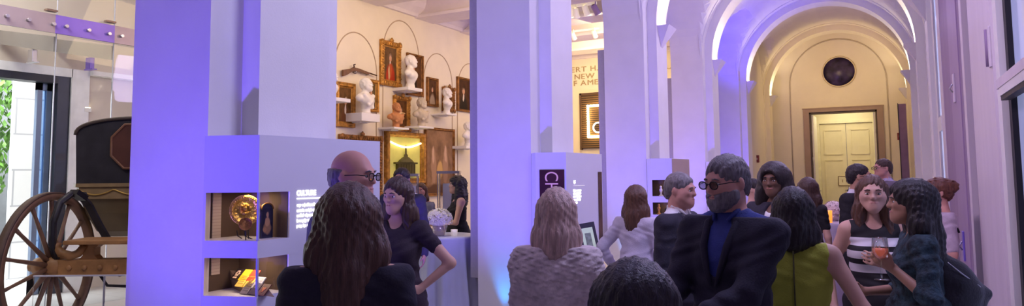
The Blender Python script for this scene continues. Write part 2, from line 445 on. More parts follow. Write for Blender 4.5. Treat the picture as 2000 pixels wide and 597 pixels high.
for i, (a, b) in enumerate(((lx0, mid-0.006), (mid+0.006, lx1))):
    d = struct('door_%d' % (4+i), MB().box((a,VY+0.02,0.01),(b,VY+0.07,vt-0.01)), M_cream)
    mb = MB()
    for (za, zb_) in ((0.25,1.75),(1.0+1.0,2.0+0.62*(vt-2.0)),) if False else ((0.25,0.62*vt),(0.68*vt,0.93*vt)):
        q = [(a+.14,za),(b-.14,za),(b-.14,zb_),(a+.14,zb_)]
        for j in range(4):
            p0, p1 = q[j], q[(j+1)%4]
            mb.bar((p0[0],VY+0.015,p0[1]),(p1[0],VY+0.015,p1[1]),0.035,0.03,up=(0,1,0))
    mb.build('panel_moulding', M_cream, d)
    MB().ell((b-0.07 if i == 0 else a+0.07,VY-0.01,1.05),(0.03,0.03,0.03),8).build('door_knob', M_steel, d)
mb = MB(); mb.box((lx0-.12,VY-0.03,0),(lx0,VY+0.03,vt+.1)); mb.box((lx1,VY-0.03,0),(lx1+.12,VY+0.03,vt+.1)); mb.box((lx0,VY-0.03,vt),(lx1,VY+0.03,vt+.1))
struct('trim_18', mb, mat('pale_yellow_trim',(0.86,0.80,0.58),rough=0.5))
p = at(1651,353,Y=VY)
t = thing('notice_plate', 'small outlined notice plate on the cream double doors at the far end', 'sign', (p.x,VY-0.004,p.z))
MB().box((-0.22,-0.004,-0.17),(0.22,0.02,0.17)).build('plate', mat('notice_cream',(0.82,0.74,0.54),rough=0.5), t)
mb = MB()
for a, b in (((-.21,-.16),(.21,-.16)),((.21,-.16),(.21,.16)),((.21,.16),(-.21,.16)),((-.21,.16),(-.21,-.16))): mb.bar((a[0],-0.006,a[1]),(b[0],-0.006,b[1]),0.022,0.004,up=(0,1,0))
mb.build('border', mat('notice_brown',(0.20,0.11,0.06),rough=0.6), t)
for dx in (-0.09, 0.03, 0.12): MB().bar((dx,-0.006,-0.05),(dx,-0.006,0.05),0.02,0.004,up=(0,1,0)).build('letter_stroke', MATS['notice_brown'], t)
# medallion
p = at(1638.5,140,Y=EY); rad = (at(1671,140,Y=EY).x-at(1606,140,Y=EY).x)/2
t = thing('wall_medallion', 'round dark blue mottled medallion high on the end wall above the doorway', 'medallion', (p.x,EY,p.z))
Mx = Matrix.Rotation(PI/2,4,'X')
MB().lathe([(0.0,0.0),(rad*0.96,0.0),(rad*0.96,0.03),(0.0,0.05)],48,M=Mx).build('disc', mat('dark_blue_marble',(0.035,0.022,0.075),rough=0.35,var=0.9,scale=4), t)
MB().lathe([(rad*0.95,0.0),(rad*1.04,0.0),(rad*1.04,0.045),(rad*0.99,0.06),(rad*0.95,0.045)],48,M=Mx).build('rim', mat('pale_rim',(0.62,0.52,0.36),rough=0.6), t)
# alarm call points and tall dark board by the end wall
for (px, py, X_, lab) in ((1757.5,266,None,'small dark red call point on the right of the end wall'),(1478,310,XF,'small dark red call point on the left wall of the far bay')):
    p = at(px,py,Y=EY-0.01) if X_ is None else at(px,py,X=X_)
    t = thing('call_point', lab, 'alarm', p)
    MB().box((-.07,-.05,-.11),(.07,.05,.11),0.012).build('housing', mat('call_point_red',(0.20,0.03,0.03),rough=0.4), t)
    MB().box((-.03,-.056,-.03),(.03,-.05,.03)).build('glass_plate', mat('call_point_plate',(0.5,0.4,0.35),rough=0.3), t)
p0 = at(1754,203,Y=22.5); p1 = at(1769,203,Y=22.5)
t = thing('tall_board', 'tall dark mauve board standing against the right wall by the end wall', 'board', ((p0.x+p1.x)/2,22.5,0))
hw = (p1.x-p0.x)/2
MB().box((-hw,-0.03,0.02),(hw,0.03,p0.z),0.006).build('board', mat('dark_mauve_board',(0.22,0.13,0.22),rough=0.5,var=0.12,scale=3), t)
MB().box((-hw-.02,-0.035,0),(-hw,0.035,p0.z+.02)).build('edge', M_black, t)

# left bay alcove in the far hall
p0 = at(1490,150,X=XF); p1 = at(1503,300,X=XF)
struct('trim_19', MB().box((XF-0.005,p0.y,0.0),(XF+0.02,p1.y,at(1496,165,X=XF).z)), M_hall)
M_base = mat('baseboard_paint',(0.66,0.62,0.62),rough=0.5)
struct('baseboard_back', MB().box((dl-2,EY-0.03,0),(dl-w,EY,0.25)), M_hall)
struct('baseboard_right', MB().box((XR-0.03,12,0),(XR,EY,0.25)), M_base)

# gallery and entrance lobby shell
GX, GY = -8.2, 17.0
struct('wall_gallery', MB().box((GX-0.25,8.0,0),(GX,GY+0.2,5.3)), M_wall_warm)
struct('wall_gallery', MB().box((GX,GY,0),(XB-0.01,GY+0.2,5.3)), M_wall_warm)
struct('wall_gallery', MB().box((-11.3,8.0,0),(GX-0.25,8.2,5.3)), M_wall_warm)
struct('ceiling', MB().box((-11.4,-3,5.28),(XB-0.01,GY+0.2,5.45)), mat('gallery_ceiling_paint',(0.72,0.62,0.56),rough=0.8,var=0.03))
M_beam = mat('gallery_beam_paint',(0.80,0.73,0.70),rough=0.7,var=0.03)
for yb in (9.2, 10.95, 12.6, 14.3, 16.0):
    mb = MB(); mb.box((GX,yb,4.88),(XB-0.01,yb+0.5,5.28)); mb.box((GX,yb-0.06,4.84),(XB-0.01,yb+0.56,4.90))
    struct('ceiling_beam', mb, M_beam)
mb = MB(); mb.prism([(GX,4.86),(GX+.07,4.86),(GX+.10,4.92),(GX+.20,5.02),(GX+.24,5.12),(GX+.24,5.28),(GX,5.28)],8.2,GY,M=Matrix(((1,0,0,0),(0,0,1,0),(0,1,0,0),(0,0,0,1))))
struct('cornice', mb, M_beam)
mb = MB(); mb.box((GX,GY-0.12,4.95),(XB-0.01,GY,5.28)); mb.box((GX,GY-0.06,4.80),(XB-0.01,GY,4.95)); struct('cornice', mb, M_beam)
M_line = mat('niche_groove', (0.52,0.40,0.26), rough=0.8)
for i, (ya, yb, top) in enumerate(((8.63,9.73,4.24),(9.91,11.02,4.70),(11.18,12.22,4.24),(12.42,13.50,4.20))):
    r = (yb-ya)/2; yc = (ya+yb)/2
    pts = [(GX+0.003,ya,0.3)]+[(GX+0.003,yc-r*math.cos(PI*j/28),top-r*1.25+r*1.25*math.sin(PI*j/28)) for j in range(29)]+[(GX+0.003,yb,0.3)]
    struct('trim_%d' % (20+i), MB().tube(pts,0.011,6), M_line)
struct('baseboard_gallery', MB().box((GX,8.2,0),(GX+0.03,GY,0.25)), M_beam)

# entrance wall, its dark doorway, and the lit exterior
EX = -11.0
M_beige = mat('beige_lobby_wall',(0.70,0.62,0.54),rough=0.8,var=0.03,scale=2)
yj = at(131,300,X=EX).y; zh = at(60,143,X=EX).z
mb = MB(); mb.box((EX-0.3,yj,0),(EX,8.2,5.3)); mb.box((EX-0.3,-3,zh),(EX,yj,5.3)); mb.box((EX-0.3,-3,0),(EX,1.5,zh))
struct('wall_entrance', mb, M_beige)
yw = at(165,300,X=EX).y
mb = MB(); mb.box((EX,yj-0.01,0),(EX+0.07,yw,zh+0.13)); mb.box((EX,-1,zh+0.0),(EX+0.07,yj,zh+0.13)); mb.box((EX+.0,yw,zh+0.06),(EX+0.16,8.0,zh+0.13))
struct('trim_30', mb, mat('bright_white_surround',(0.88,0.88,0.90),rough=0.5))
M_dark = mat('dark_bronze_frame',(0.035,0.038,0.05),rough=0.4,metal=0.3)
yi = at(105,300,X=EX).y
mb = MB(); mb.box((EX-0.22,yi,0),(EX+0.04,yj-0.01,zh)); mb.box((EX-0.22,1.5,zh-0.11),(EX+0.04,yi,zh))
d = struct('door_6', mb, M_dark)
yl = at(66,300,X=EX-0.15).y
mb = MB()
for a, b in ((yl,yl+.07),(yi-.07,yi)): mb.box((EX-0.19,a,0),(EX-0.12,b,zh-.11))
mb.box((EX-0.19,yl,0),(EX-0.12,yi,.25)); mb.box((EX-0.19,yl,zh-.22),(EX-0.12,yi,zh-.11))
mb.build('leaf_frame', mat('blue_grey_leaf',(0.20,0.26,0.38),rough=0.35,metal=0.2), d)
MB().box((EX-0.165,yl+.07,.25),(EX-0.150,yi-.07,zh-.22)).build('leaf_glass', mat_glass('blue_leaf_glass',(0.55,0.70,0.92),0.8), d)
struct('exterior_ground', MB().box((-22,-6,-0.2),(-12.0,16,0)), mat('pale_pavement',(0.72,0.72,0.72),rough=0.8))
M_stone = mat_bricks('pale_stone_blocks', (0.80,0.80,0.80), (0.74,0.75,0.77), (0.45,0.46,0.50), 0.95, 0.62, 0.014, upright=True)
ys0 = at(24,300,X=-13.2).y; ys1 = at(64,300,X=-13.2).y
struct('exterior_wall', MB().box((-13.30,ys0,0),(-13.2,ys0+2.6,6)), M_stone)
struct('exterior_wall', MB().box((-19,-6,0),(-18.6,16,7)), mat('far_facade',(0.70,0.72,0.76),rough=0.9))
# ------------------------------------------------------------------ smooth bodies: blended distance fields meshed with surface nets
def capsule(a, b, ra, rb=None, k=0.03): return ('c', np.array(a,float), np.array(b,float), ra, rb if rb is not None else ra, k)
def ellips(c, r, k=0.03, R=None): return ('e', np.array(c,float), np.array(r,float), R, None, k)
def _pbb(p, inf):
    if p[0] == 'c':
        m = max(p[3], p[4])+inf
        return np.minimum(p[1],p[2])-m, np.maximum(p[1],p[2])+m
    m = (max(p[2]) if p[3] is not None else p[2])+inf
    return p[1]-m, p[1]+m
def _peval(p, X, Y, Z):
    if p[0] == 'c':
        a, b = p[1], p[2]; ab = b-a; L = float(ab@ab)+1e-12
        t = np.clip(((X-a[0])*ab[0]+(Y-a[1])*ab[1]+(Z-a[2])*ab[2])/L, 0, 1)
        d = np.sqrt((X-a[0]-t*ab[0])**2+(Y-a[1]-t*ab[1])**2+(Z-a[2]-t*ab[2])**2)
        return d-(p[3]+(p[4]-p[3])*t)
    c, r, R = p[1], p[2], p[3]
    x, y, z = X-c[0], Y-c[1], Z-c[2]
    if R is not None:
        x, y, z = (R[0,0]*x+R[1,0]*y+R[2,0]*z), (R[0,1]*x+R[1,1]*y+R[2,1]*z), (R[0,2]*x+R[1,2]*y+R[2,2]*z)
    k0 = np.sqrt((x/r[0])**2+(y/r[1])**2+(z/r[2])**2)
    k1 = np.sqrt((x/r[0]**2)**2+(y/r[1]**2)**2+(z/r[2]**2)**2)+1e-9
    return k0*(k0-1)/k1
def sdf_mesh(prims, h, sub=(), clip=None, disp=None, pad=0.02, inflate=0.0):
    """prims blended together, sub carved away, clip(X,Y,Z) keeps where negative, disp added"""
    lo = np.min([_pbb(p, inflate)[0] for p in prims], axis=0)-pad-2*h
    hi = np.max([_pbb(p, inflate)[1] for p in prims], axis=0)+pad+2*h
    n = np.ceil((hi-lo)/h).astype(int)+1
    ax = [(lo[i]+h*np.arange(n[i])).astype(np.float32) for i in range(3)]
    FAR = 0.09
    F = np.full(n, FAR, np.float32)
    def block(p, extra):
        a, b = _pbb(p, inflate+extra)
        i0 = np.clip(np.floor((a-lo)/h).astype(int), 0, n); i1 = np.clip(np.ceil((b-lo)/h).astype(int)+1, 0, n)
        return tuple(slice(u, v) for u, v in zip(i0, i1))
    for p in prims:
        s = block(p, 0.06)
        X = ax[0][s[0]][:,None,None]; Y = ax[1][s[1]][None,:,None]; Z = ax[2][s[2]][None,None,:]
        d = _peval(p, X, Y, Z)-inflate; k = p[5]; f = F[s]
        hh = np.maximum(k-np.abs(f-d), 0)/k
        F[s] = np.minimum(f, d)-hh*hh*k*0.25
    for p in sub:
        s = block(p, 0.03-inflate)
        X = ax[0][s[0]][:,None,None]; Y = ax[1][s[1]][None,:,None]; Z = ax[2][s[2]][None,None,:]
        d = -_peval(p, X, Y, Z); k = p[5]; f = F[s]
        if f.size == 0: continue
        hh = np.maximum(k-np.abs(f-d), 0)/k
        F[s] = np.maximum(f, d)+hh*hh*k*0.25
    X = ax[0][:,None,None]; Y = ax[1][None,:,None]; Z = ax[2][None,None,:]
    if disp is not None: F = F+disp(X, Y, Z).astype(np.float32)
    if clip is not None: F = np.maximum(F, clip(X, Y, Z)).astype(np.float32)
    # surface nets
    I = F < 0
    c = np.zeros(np.array(I.shape)-1, np.int8)
    for dx in (0,1):
        for dy in (0,1):
            for dz in (0,1): c += I[dx:dx+c.shape[0], dy:dy+c.shape[1], dz:dz+c.shape[2]]
    act = (c > 0) & (c < 8)
    ci = np.argwhere(act)
    if len(ci) == 0: return np.zeros((0,3)), np.zeros((0,4),int)
    idx = np.full(act.shape, -1, np.int64); idx[act] = np.arange(len(ci))
    acc = np.zeros((len(ci),3)); cnt = np.zeros(len(ci))
    corners = [(0,0,0),(1,0,0),(0,1,0),(1,1,0),(0,0,1),(1,0,1),(0,1,1),(1,1,1)]
    val = {q: F[ci[:,0]+q[0], ci[:,1]+q[1], ci[:,2]+q[2]] for q in corners}
    for q in corners:
        for ax_ in range(3):
            if q[ax_] == 0:
                r = list(q); r[ax_] = 1; r = tuple(r)
                v0, v1 = val[q], val[r]; m = (v0 < 0) != (v1 < 0)
                t = v0[m]/(v0[m]-v1[m])
                pt = np.tile(np.array(q,float), (m.sum(),1)); pt[:,ax_] = t
                acc[m] += pt; cnt[m] += 1
    V = lo+h*(ci+acc/cnt[:,None])
    Q = []
    for a_ in range(3):
        b_, c_ = (a_+1)%3, (a_+2)%3
        sl0 = [slice(None)]*3; sl1 = [slice(None)]*3
        sl0[a_] = slice(0,-1); sl1[a_] = slice(1,None)
        for w_ in (b_, c_): sl0[w_] = slice(1,-1); sl1[w_] = slice(1,-1)
        A, B = I[tuple(sl0)], I[tuple(sl1)]
        e = np.argwhere(A != B)
        if len(e) == 0: continue
        flip = A[e[:,0],e[:,1],e[:,2]]
        base = e.copy(); base[:,b_] += 1; base[:,c_] += 1
        def cell(db, dc):
            q = base.copy(); q[:,b_] -= db; q[:,c_] -= dc
            return idx[q[:,0],q[:,1],q[:,2]]
        quad = np.stack([cell(1,1),cell(0,1),cell(0,0),cell(1,0)],1)
        quad[~flip] = quad[~flip][:,::-1]
        Q.append(quad)
    return V, np.concatenate(Q)
def np_obj(name, V, Q, m, parent=None, scale=1.0, loc=None, relax=1):
    V = np.asarray(V, float).copy()
    if relax and len(V):
        e = np.concatenate([Q[:,[i,(i+1)%4]] for i in range(4)])
        for _ in range(relax):
            S = np.zeros_like(V); C = np.zeros(len(V))
            for a, b in ((0,1),(1,0)):
                np.add.at(S, e[:,a], V[e[:,b]]); np.add.at(C, e[:,a], 1)
            V = V*0.5+0.5*S/np.maximum(C,1)[:,None]
    V *= scale
    if loc is not None: V += np.array(loc)
    me = bpy.data.meshes.new(name)
    me.vertices.add(len(V)); me.vertices.foreach_set('co', V.astype(np.float32).ravel())
    me.loops.add(len(Q)*4); me.loops.foreach_set('vertex_index', Q.astype(np.int32).ravel())
    me.polygons.add(len(Q)); me.polygons.foreach_set('loop_start', (np.arange(len(Q))*4).astype(np.int32))
    me.update(calc_edges=True); me.validate()
    me.polygons.foreach_set('use_smooth', [True]*len(me.polygons))
    me.materials.append(m)
    o = bpy.data.objects.new(name, me); COL.objects.link(o)
    if parent: o.parent = parent
    return o
def rotz(a): return np.array([[math.cos(a),-math.sin(a),0],[math.sin(a),math.cos(a),0],[0,0,1]])
def rotx(a): return np.array([[1,0,0],[0,math.cos(a),-math.sin(a)],[0,math.sin(a),math.cos(a)]])
def roty(a): return np.array([[math.cos(a),0,math.sin(a)],[0,1,0],[-math.sin(a),0,math.cos(a)]])
def place(prims, R, o, s=1.0):
    out = []
    for p in prims:
        if p[0] == 'c': out.append(('c', R@p[1]*s+o, R@p[2]*s+o, p[3]*s, p[4]*s, p[5]*s))
        else:
            Rr = R if p[3] is None else R@p[3]
            out.append(('e', R@p[1]*s+o, p[2]*s, Rr, None, p[5]*s))
    return out
# a head in its own frame: origin at the middle of the skull, face towards +y
def head_prims(male=True, long_face=0.0):
    j = 0.004 if male else -0.002
    fw = 0 if male else .006
    P = [ellips((0,-.012,.028),(.074,.094,.086),.03), ellips((0,.028,-.028),(.058+j-fw,.062,.080),.035),
         ellips((0,.055,-.078),(.034+j,.034,.028),.03), capsule((-.032,.066,-.012),(-.050,.030,-.020),.024,.026,.02), capsule((.032,.066,-.012),(.050,.030,-.020),.024,.026,.02),
         capsule((-.030,.082,.022),(.030,.082,.022),.012,.012,.02),
         capsule((0,.089,.014),(0,.106,-.020),.008,.011,.012), ellips((0,.099,-.024),(.0155,.011,.009),.008),
         ellips((0,.088,-.050),(.025,.012,.006),.006), ellips((0,.087,-.058),(.021,.012,.007),.006),
         capsule((-.055+fw*1.6,.03,-.055),(0,.068,-.085),.022+j-fw*.4,.022,.03), capsule((.055-fw*1.6,.03,-.055),(0,.068,-.085),.022+j-fw*.4,.022,.03)]
    for s in (-1, 1):
        P.append(ellips((s*.077,-.008,-.008),(.011,.020,.031),.008,R=rotz(s*0.35)))
    return P
def head_sub():
    return [ellips((s*.031,.098,.004),(.017,.020,.010),.014) for s in (-1,1)]
def head_at(prims, o, yaw=0.0, pitch=0.0, roll=0.0):
    return place(prims, rotz(yaw)@rotx(pitch)@roty(roll), np.array(o,float))

# ------------------------------------------------------------------ the gallery wall
def wp(x, y, off=0.0): return at(x, y, X=GX+off)
FRAME_N = [0]
def picture(x0, x1, yt, yb, label, cat, canvas, gilt, fw=0.075, ornate=False, thick=0.06, name='framed_painting', group='pictures on the gallery wall', canvas_name='canvas', bare=False):
    a = wp(x0,(yt+yb)/2,0.03); b = wp(x1,(yt+yb)/2,0.03); xm = (x0+x1)/2
    zt, zb = wp(xm,yt,0.03).z, wp(xm,yb,0.03).z
    W, H = b.y-a.y, zt-zb
    t = thing(name, label, cat, (GX+0.002,(a.y+b.y)/2,(zt+zb)/2), 0, group)
    hw, hh = W/2, H/2; fw = min(fw, W*0.2)
    mb = MB()
    prof = [(0.0,0.0),(0.0,thick*0.8),(fw*0.15,thick),(fw*0.40,thick*0.85),(fw*0.65,thick*0.95),(fw*0.85,thick*0.45),(fw,thick*0.35),(fw,0.0)]
    rings = []
    for (cy, cz) in ((-1,-1),(1,-1),(1,1),(-1,1)):
        rings.append([(pz, cy*(hw-pi), cz*(hh-pi)) for pi, pz in prof])
    rings.append(rings[0])
    mb.loft(rings, close=False, caps=False, smooth=False)
    if ornate:
        rnd = random.Random(int(x0))
        n1, n2 = max(8,int(H/0.05)), max(6,int(W/0.05))
        for i in range(n1+1):
            for s in (-1,1): mb.ell((thick*0.95, s*(hw-fw*0.42+rnd.uniform(-.012,.02)), -hh+H*i/n1), (.014, fw*0.34, .018*rnd.uniform(.7,1.3)), 5)
        for i in range(n2+1):
            for s in (-1,1): mb.ell((thick*0.95, -hw+W*i/n2, s*(hh-fw*0.42+rnd.uniform(-.012,.02))), (.014, .018*rnd.uniform(.7,1.3), fw*0.34), 5)
        mb.ell((thick, 0, hh+0.02), (.02,.06,.035), 6); mb.ell((thick, 0.0, hh+0.045), (.018,.022,.03), 6)
        for s in (-1,1):
            for s2 in (-1,1): mb.ell((thick, s*(hw-fw*.3), s2*(hh-fw*.3)), (.022,.045,.045), 6)
    mb.build('frame', gilt, t)
    iw, ih = hw-fw*0.95, hh-fw*0.95
    if canvas is not None:
        MB().quad((0.022,-iw,-ih),(0.022,iw,-ih),(0.022,iw,ih),(0.022,-iw,ih)).build(canvas_name, canvas, t)
    return t, iw, ih
SKIN_P = (0.62,0.34,0.20); DARKP = (0.030,0.018,0.012)
def sitter(coat, bg, white=True, u=0.5, v=0.66, k=1.0, hair=(0.25,0.16,0.10), extra=()):
    k = k*1.25; v = v-.03
    b = [(u,v-0.52*k,0.30*k,0.38*k,coat)]
    if white: b.append((u-.01,v-0.17*k,0.055*k,0.13*k,(0.70,0.60,0.48)))
    b += [(u,v+0.03*k,0.10*k,0.105*k,hair),(u,v,0.082*k,0.088*k,SKIN_P)]
    return b+list(extra)
picture(743,782,81,168,'red-coated sitter in an ornate crested gilt frame, highest on the gallery wall','painting',
        mat_picture('picture_red_coat',(0.14,0.075,0.03),sitter((0.45,0.05,0.02),None,u=.5,v=.70,extra=[(.5,.30,.13,.22,(0.50,0.10,0.03)),(.40,.22,.07,.22,(0.60,0.42,0.22))])), M_gold, 0.13, True)
picture(795,826,106,187,'dark portrait in a plain frame half hidden by the tallest white bust','painting',
        mat_picture('picture_dark_coat',(0.11,0.045,0.014),sitter((0.03,0.015,0.01),None,u=.40,v=.66,k=.8)), M_gold_dark, 0.05)
picture(655,693,161,248,'portrait of a brown-coated sitter in a broad gold frame under the long gun','painting',
        mat_picture('picture_brown_coat',(0.15,0.075,0.025),sitter((0.13,0.05,0.02),None,u=.55,v=.62,k=1.0,hair=(.45,.36,.25))), M_gold, 0.095)
picture(712,739,155,218,'small gilt-framed portrait partly behind the draped white bust','painting',
        mat_picture('picture_small_gilt',(0.14,0.09,0.03),sitter((0.05,0.02,0.012),None,u=.5,v=.62,k=1.1)), M_gold, 0.075)
picture(769,800,188,255,'carved gilt frame with a painted glint on its dark portrait behind the terracotta bust','painting',
        mat_picture('picture_painted_glint',(0.12,0.05,0.014),sitter((0.11,0.05,0.02),None,u=.45,v=.62,k=1.0,extra=[(.45,.52,.40,.022,(0.95,0.66,0.30))])), M_gold, 0.085, True)  # glint painted into the canvas as a bright band
picture(834,855,152,208,'narrow dark-framed portrait with a pale figure above the buff bust','painting',
        mat_picture('picture_pale_figure',(0.09,0.038,0.014),sitter((0.40,0.30,0.20),None,u=.52,v=.62,k=.95,white=False)), M_gold_dark, 0.055)
picture(865,887,171,218,'small carved gilt frame just behind the rightmost white bust','painting',
        mat_picture('picture_small_carved',(0.12,0.05,0.014),sitter((0.05,0.02,0.01),None,u=.5,v=.6)), M_gold_dark, 0.08, True)
picture(893,921,152,218,'dark portrait with a white cravat, rightmost picture before the violet pier','painting',
        mat_picture('picture_white_cravat',(0.07,0.028,0.012),sitter((0.02,0.012,0.01),None,u=.45,v=.63,k=.9)), M_gold_dark, 0.055)
picture(662,745,264,385,'large carved frame with a dark landscape rising behind the first display case','painting',
        mat_picture('picture_landscape',(0.10,0.055,0.035),[(.5,.25,.6,.25,(0.06,0.035,0.02)),(.6,.7,.4,.2,(0.16,0.10,0.07)),(.78,.45,.12,.20,(0.20,0.10,0.06))]), M_gold_dark, 0.12, True)
picture(830,887,250,382,'large brown picture of two tall pale urns in a thin gold frame','painting',
        mat_picture('picture_two_urns',(0.30,0.17,0.085),[(.27,.42,.10,.30,(0.42,0.25,0.14)),(.72,.42,.10,.30,(0.42,0.25,0.14)),(.26,.62,.045,.14,(0.62,0.40,0.25)),(.73,.62,.045,.14,(0.62,0.40,0.25)),(.5,.36,.11,.15,(0.62,0.38,0.13)),(.5,.05,.6,.10,(0.12,0.06,0.03))]), M_gold_dark, 0.06)
t, iw, ih = picture(752,827,258,358,'gilt-framed glass case glowing yellow with a dark domed building model inside','display case', None, M_gold, 0.10, False, 0.10, 'wall_display_case', 'pictures on the gallery wall')
MB().box((0.004,-iw,-ih),(0.012,iw,ih)).build('back_panel', mat('yellow_green_backing',(0.62,0.56,0.16),rough=0.8,var=0.12,scale=4,emit=(0.55,0.50,0.10),estr=0.35), t)  # light inside the case put into the backing as its own glow
mo = MB()
mo.box((0.02,-iw*.55,-ih*.9),(0.07,iw*.55,-ih*.30)); mo.box((0.02,-iw*.68,-ih*.30),(0.08,iw*.68,-ih*.22))
M_model = mat('dark_olive_model',(0.10,0.085,0.02),rough=0.6)
mo.lathe([(iw*.50,-ih*.22),(iw*.40,-ih*.12),(iw*.20,ih*.02),(iw*.12,ih*.05),(iw*.12,ih*.14),(iw*.06,ih*.18),(iw*.05,ih*.48),(0.004,ih*.62)],16,M=Matrix.Translation((0.05,0,0))@Matrix.Diagonal((0.25,1,1,1)))
for k in range(7): mo.box((0.07,-iw*.5+iw*k/6.0-0.008,-ih*.9),(0.078,-iw*.5+iw*k/6.0+0.008,-ih*.32))
mo.build('domed_model', M_model, t)
MB().tube([(0.05,-iw*.95+2*iw*.95*i/12.0,ih*.74-0.09*math.sin(PI*i/12)) for i in range(13)],0.018).build('light_string', mat_emit('warm_light_string',(1.0,0.85,0.5),5.0), t)
MB().quad((0.09,-iw,-ih),(0.09,iw,-ih),(0.09,iw,ih),(0.09,-iw,ih)).build('glass', M_caseglass, t)

# the long gun on its two pegs
a, b = wp(664,147), wp(731,157)
M_walnut = mat('walnut_stock',(0.16,0.07,0.028),rough=0.45,var=0.25,scale=10,stretch=(1,6,1))
yc, zc = (a.y+b.y)/2, (a.z+b.z)/2
t = thing('long_gun', 'old brown long gun hung level above the paintings on the gallery wall', 'gun', (GX,yc,wp(698,138).z))
L = (b.y-a.y)/2
mb = MB()
mb.loft([[(0.06+dx*.018,y,z+dz*hh) for dx,dz in ((-1,-1),(1,-1),(1,1),(-1,1))] for y,z,hh in ((-L,-.10,.055),(-L*.80,-.075,.050),(-L*.55,-.03,.030),(-L*.42,0.0,.032),(-L*.1,.0,.028),(L*.35,-.02,.020),(L*.55,-.03,.012))], smooth=False)
mb.build('stock', M_walnut, t)
MB().tube([(0.06,-L*.42,.025),(0.06,L,-.035)],[.016,.011]).build('barrel', mat('browned_steel',(0.10,0.06,0.045),rough=0.35,metal=0.8), t)
MB().tube([(0.08,-L*.40,.03),(0.085,-L*.44,.075),(0.085,-L*.36,.085)],.012).build('hammer', MATS['browned_steel'], t)
MB().tube([(0.06,-L*.42,-.035),(0.06,-L*.36,-.075),(0.06,-L*.26,-.07),(0.06,-L*.22,-.03)],.006).build('trigger_guard', MATS['browned_steel'], t)
for q in (-L*.3, L*.5): MB().tube([(0,q,-.045),(0.085,q,-.045)],.01).build('wall_peg', M_steel, t)

# portrait busts on shelves
def bust_mesh(kind):
    H = head_at(head_prims(True), (0,0.02,.42), 0, 0.05)
    S = head_at(head_sub(), (0,0.02,.42), 0, 0.05)
    B = [capsule((0,-.010,.27),(0,.010,.37),.056,.050,.03), capsule((.03,-.01,.265),(.20,-.015,.185),.055,.060,.04), capsule((-.03,-.01,.265),(-.20,-.015,.185),.055,.060,.04),
         ellips((0,.03,.165),(.175,.105,.105),.04), ellips((0,.01,.075),(.10,.075,.085),.05)]
    sock = [capsule((0,0,-.03),(0,0,.03),.065,.055,.03), capsule((0,0,-.035),(0,0,-.02),.085,.08,.02)]
    hair = [ellips((0,-.004,.455),(.078,.097,.074),.02), ellips((0,-.05,.41),(.068,.045,.065),.03)]
    dr = [capsule((-.16,.06,.25),(.10,.10,.08),.035,.03,.03), capsule((.16,.05,.24),(.05,.11,.12),.032,.03,.03), capsule((-.17,.0,.22),(-.08,.09,.05),.035,.03,.03)] if kind == 1 else []
    def disp(X,Y,Z):
        hairzone = np.clip((Z-.40)/.04,0,1)*np.clip((.06-Y)/.03,0,1)
        return hairzone*0.006*np.sin(90*X+20*np.sin(40*Z))*np.sin(80*Z+60*Y)+0.003*np.sin(50*X+30*Z)*np.clip((.3-Z)/.05,0,1)
    face_keep = ellips((0,.105,.40),(.066,.05,.085),.012)
    P = H+B+sock+dr
    hv = hair
    V,Q = sdf_mesh(P+hv, 0.0085, sub=S, clip=lambda X,Y,Z: np.maximum(-.055-Z, -10), disp=disp)
    return V,Q
BUSTS = [bust_mesh(0), bust_mesh(1)]
def bust(x, yt, yb, m, kind, face, label, shelf_label, sz=1.0, shelf_w=0.5, shelf_h=0.06, plinth=0.0, plaster_shelf=M_white):
    top, bot = wp(x,yt,0.25), wp(x,yb,0.25)
    H = top.z-bot.z; s = H/(0.535+0.055)
    t = thing('portrait_bust', label, 'bust', (GX+0.25,top.y,bot.z+plinth), face, 'portrait busts on wall shelves')
    V,Q = BUSTS[kind]
    s2 = (H-plinth)/(0.535+0.055)
    np_obj('figure', V, Q, m, t, scale=s2, loc=(0,0,0.055*s2))
    if plinth: MB().box((-.14,-.14,-plinth),(.14,.14,0),0.006).build('plinth', m, t)
    sh = thing('wall_shelf', shelf_label, 'shelf', (GX,top.y,bot.z-shelf_h), 0, 'bust shelves')
    MB().box((0.0,-shelf_w/2,0),(0.38,shelf_w/2,shelf_h),0.006).build('board', plaster_shelf, sh)
    MB().prism([(0,-.10),(.22,-.10),(.22,.10),(0,.10)],-.02,0.0).build('bracket', plaster_shelf, sh)
FR = -PI/2+0.25     # looking out from the wall, a little to the right of the frame
bust(649,139,191,M_marble,0,-PI/2+.6,'white bust in profile at the pier edge, leftmost of the busts','white shelf under the leftmost white bust at the pier edge',shelf_w=0.6)
bust(714,152,222,M_marble,1,-PI/2+.30,'large draped white bust on a thick stepped shelf beneath the long gun','thick white shelf under the large draped white bust',shelf_w=0.48,shelf_h=0.14)
bust(801,107,172,M_marble,0,-PI/2+.55,'highest white bust, beside the ornate gilt frame of the red-coated sitter','white shelf under the highest white bust',shelf_w=0.44,shelf_h=0.06)
bust(774,200,249,M_terracotta,1,-PI/2-.1,'terracotta orange bust in front of the carved frame with a painted glint','white shelf under the terracotta bust',shelf_w=0.44,shelf_h=0.035)
bust(823,191,247,M_stonebust,1,-PI/2+.1,'buff grey stone bust below the narrow portrait','white shelf under the buff stone bust',shelf_w=0.48,shelf_h=0.035)
bust(872,171,222,M_marble,0,-PI/2+.55,'rightmost whole white bust before a small carved frame','white shelf under the rightmost whole white bust',shelf_w=0.38,shelf_h=0.035)
bust(913,238,285,M_marble,0,-PI/2+.3,'white bust half hidden behind the second violet pier','white shelf half hidden behind the second violet pier',shelf_w=0.5)

